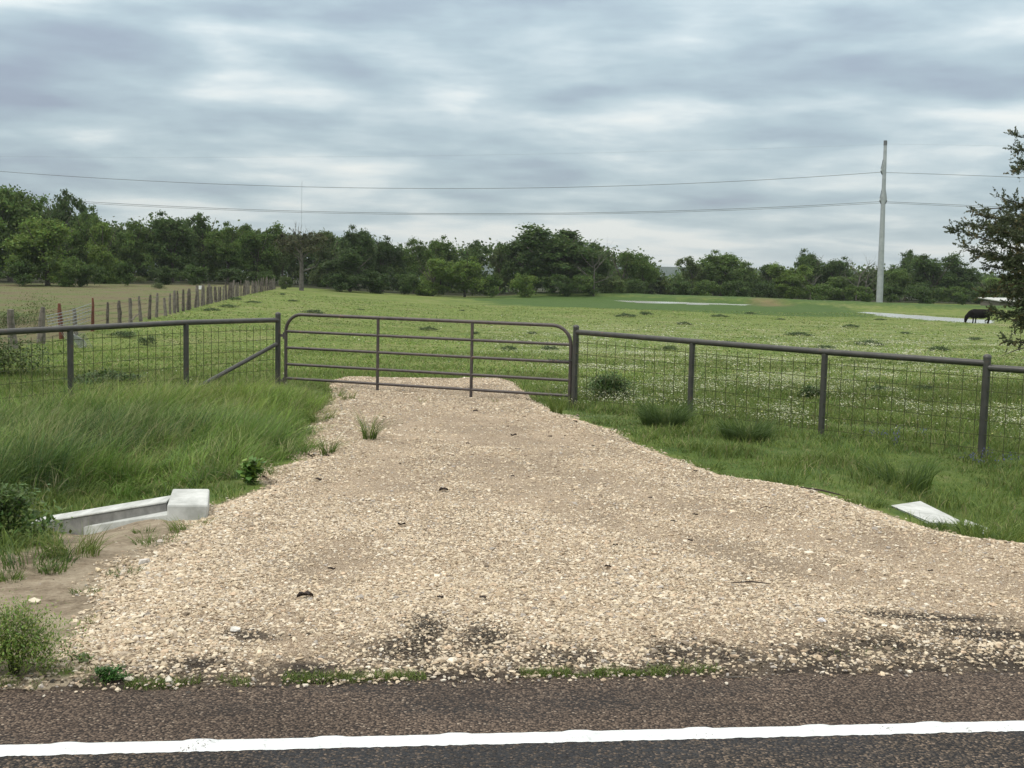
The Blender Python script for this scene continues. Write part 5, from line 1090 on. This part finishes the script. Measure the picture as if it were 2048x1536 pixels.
# ------------------------------------------------------------------ cow
def cow():
    Y = min(G(1955, 646).y, 92); a = at(1929, 640, Y); b = at(1980, 622, Y); X = at(1957, 640, Y).x; z0 = zf(X, Y); s = (b - a).length / 2.32
    bm = bmesh.new()
    def ell(c, r, rot=0):
        m = Matrix.Translation(c) @ Matrix.Rotation(rot, 4, 'Y') @ Matrix.Diagonal((*r, 1)); bmesh.ops.create_icosphere(bm, subdivisions=3, radius=1, matrix=m)
    def limb(pts, rs):
        mb = MB().tube(pts, rs, 10); vs = [bm.verts.new(v) for v in mb.v]
        for f in mb.f: bm.faces.new([vs[i] for i in f])
        ell(pts[-1], (rs[-1],) * 3)
    # the cow faces -x: trunk, deep chest, level back, neck sloping down to a head at the grass
    ell((-.26, 0, .80), (.54, .34, .41)); ell((.22, 0, .80), (.66, .38, .41)); ell((.78, 0, .88), (.38, .32, .35)); ell((-.36, 0, 1.02), (.34, .20, .20)); ell((.88, 0, 1.04), (.26, .19, .18)); ell((.22, 0, 1.06), (.78, .18, .155)); ell((-.56, 0, .72), (.28, .24, .32))
    limb([(-.50, 0, .88), (-.74, 0, .76), (-.92, 0, .60)], [.33, .27, .20])
    ell((-1.0, 0, .52), (.19, .15, .20), .3); limb([(-1.0, 0, .50), (-1.08, 0, .28), (-1.10, 0, .12)], [.19, .145, .11])
    for y in (.17, -.17):
        o = .26 if y > 0 else -.06
        limb([(-.42 + o * .5, y, .80), (-.44 + o, y, .46), (-.45 + o, y, .14), (-.47 + o, y, .03)], [.15, .075, .055, .07])
        o = .08 if y > 0 else -.10
        limb([(.78 + o * .5, y, .85), (.72 + o, y, .62), (.90 + o, y, .44), (.84 + o, y, .14), (.81 + o, y, .03)], [.20, .13, .07, .055, .07])
    me = bpy.data.meshes.new('body'); bm.to_mesh(me); bm.free(); o = bpy.data.objects.new('body_source', me); COL.objects.link(o)
    rm = o.modifiers.new('remesh', 'REMESH'); rm.mode = 'VOXEL'; rm.voxel_size = .028; sm = o.modifiers.new('smooth', 'SMOOTH'); sm.iterations = 4
    bpy.context.view_layer.update(); me2 = bpy.data.meshes.new_from_object(o.evaluated_get(bpy.context.evaluated_depsgraph_get())); bpy.data.objects.remove(o)
    me2.materials.clear(); root = empty('cow', (X, Y, z0), 'black cow grazing with its head down beside the pond', 'cow'); root.scale = (s,) * 3; root.rotation_euler.z = rad(-5)
    for p in me2.polygons: p.use_smooth = True
    link('body', me2, M['hide'], root)
    for sd in (1, -1): MB().add([(-.90, .10 * sd, .62), (-.86, .12 * sd, .67), (-.88, .27 * sd, .64), (-.95, .25 * sd, .57), (-.93, .12 * sd, .56)], [(0, 1, 2, 3, 4), (4, 3, 2, 1, 0)]).build('ear', M['hide'], root)
    MB().tube([(1.04, 0, 1.12), (1.13, 0, .98), (1.13, 0, .7), (1.10, .03, .42)], [.035, .025, .02, .05], 6).build('tail', M['hide'], root)
cow()

# ------------------------------------------------------------------ power pole, wires, mast, far roof
def pole():
    Y = 145.0; b = at(1758.5, 612, Y); t = at(1771, 281, Y); t = Vector((t.x, Y, t.z)); z0 = zf(b.x, Y)
    root = empty('power_pole', (b.x, Y, z0), 'tall tapered galvanised steel power pole rising above the trees', 'power pole'); O = Vector((b.x, Y, z0))
    b.z = z0; P = lambda y, dx=0: (b.lerp(t, (612 - y) / 331)) - O + Vector((dx * Y / F, 0, 0))
    k = Y / F; mb = MB(); mb.tube([P(612) - Vector((0, 0, .5)), P(560), P(470), P(405), P(281)], [6.8 * k, 6.3 * k, 5.2 * k, 4.4 * k, 3.1 * k], 12); mb.build('shaft', M['steel'], root)
    MB().tube([P(291), P(281.2)], [3.5 * k, 3.5 * k], 12).build('cap', M['conductor'], root)
    def bracket(y0, side):
        r = 4 * k; mb = MB(); mb.tube([P(y0 - 22, side * 3), P(y0 - 4, side * 6.2)], [1.1 * k, 1.0 * k], 6); mb.build('insulator', M['insulator'], root)
        MB().tube([P(y0 - 3.5, side * 6.4), P(y0 - 1, side * 6.4)], 1.1 * k, 6).build('clamp', M['white_paint'], root)
        MB().tube([P(y0, side * 6.8), P(y0 + 7, side * 4)], 1.25 * k, 6).build('insulator', M['insulator'], root)
        MB().tube([P(y0 - 22, side * 2), P(y0 - 2, side * 5), P(y0 + 8, side * 2)], [1.6 * k, 2.3 * k, 1.6 * k], 8).build('bracket', M['steel'], root)
    bracket(342, -1); bracket(401, -1); bracket(401, 1)
    def wire(pts, r, lab, lo=0):
        ks = np.array(pts, float); 
        q = []
        for a in np.linspace(ks[0, 0], ks[-1, 0], 60):
            c = np.polyfit(ks[:, 0], ks[:, 1], 2) if len(ks) > 2 else np.polyfit(ks[:, 0], ks[:, 1], 1); q.append(at(a, np.polyval(c, a), Y + lo))
        tag(MB().tube(q, r * .85, 4).build('power_line', M['conductor']), lab, 'power line')
    wire([(-260, 318), (0, 345), (700, 376), (1200, 371), (1764, 345)], .032, 'upper power line sagging left of the pole')
    wire([(-260, 372), (150, 398), (700, 428), (1200, 424), (1762, 403)], .032, 'higher of the two lower power lines left of the pole', .6)
    wire([(-260, 376), (150, 400), (700, 430.5), (1200, 427.5), (1762, 405.5)], .026, 'lower of the two lower power lines left of the pole', -.6)
    wire([(1772, 345), (2048, 355), (2400, 372)], .03, 'upper power line right of the pole')
    wire([(1772, 403.5), (2000, 414), (2400, 440)], .03, 'higher of the two lower power lines right of the pole', .6)
    wire([(1772, 406), (2000, 417), (2400, 444)], .026, 'lower of the two lower power lines right of the pole', -.6)
    wire([(-260, 310), (700, 312), (1300, 305), (1771, 288)], .006, 'hair-thin ground wire left of the pole top')
    wire([(1771, 288), (2048, 293), (2400, 303)], .006, 'hair-thin ground wire right of the pole top')
pole()
def mast():
    Y = 480; a = at(601.5, 560, Y); b = at(604, 362, Y); root = empty('radio_mast', (a.x, Y, -3), 'faint thin radio mast far behind the half-dead tree', 'mast'); O = Vector((a.x, Y, -3)); mb = MB()
    a.z = -3; mb.tube([a - O, b - O], .07, 5); mb.build('mast_tube', M['steel'], root)
mast()
def far_shed():
    Y = 140; a = at(2002, 590, Y); b = at(2090, 597, Y); z1 = at(2000, 603, Y).z; z0 = zf((a.x + b.x) / 2, Y) - .3; root = empty('farm_shed', ((a.x + b.x) / 2, Y, z0), 'low white-roofed farm shed behind the cedar', 'shed'); w_ = (b.x - a.x) / 2; h = z1 - z0
    MB().box((-w_, 0, 0), (w_, 6, h)).build('wall', M['palewood'], root, False)
    MB().hexa([Vector(p) for p in ((-w_ - .3, -.4, h), (w_ + .3, -.4, h), (w_ + .3, 6.4, h + .3), (-w_ - .3, 6.4, h + .3), (-w_ - .3, -.4, h + .1), (w_ + .3, -.4, h + .1), (w_ + .3, 6.4, h + .4), (-w_ - .3, 6.4, h + .4))]).build('roof', M['concrete'], root, False)
far_shed()

# ------------------------------------------------------------------ the air: a thin even haze
def haze():
    m = bpy.data.materials.new('haze_air'); m.use_nodes = True; t = m.node_tree; t.nodes.clear(); o = t.nodes.new('ShaderNodeOutputMaterial'); v = t.nodes.new('ShaderNodeVolumePrincipled')
    v.inputs['Color'].default_value = (.86, .92, .97, 1); v.inputs['Density'].default_value = .00018; v.inputs['Anisotropy'].default_value = .2; t.links.new(v.outputs[0], o.inputs['Volume'])
    ob = MB().box((-1600, -600, -9), (1600, 2700, 52)).build('haze', m, None, False); tag(ob, 'thin pale air softening the distant wood and hill', 'haze', kind='stuff')
    try: S.cycles.volume_bounces = 0; S.cycles.volume_step_rate = 10
    except Exception: pass
haze()
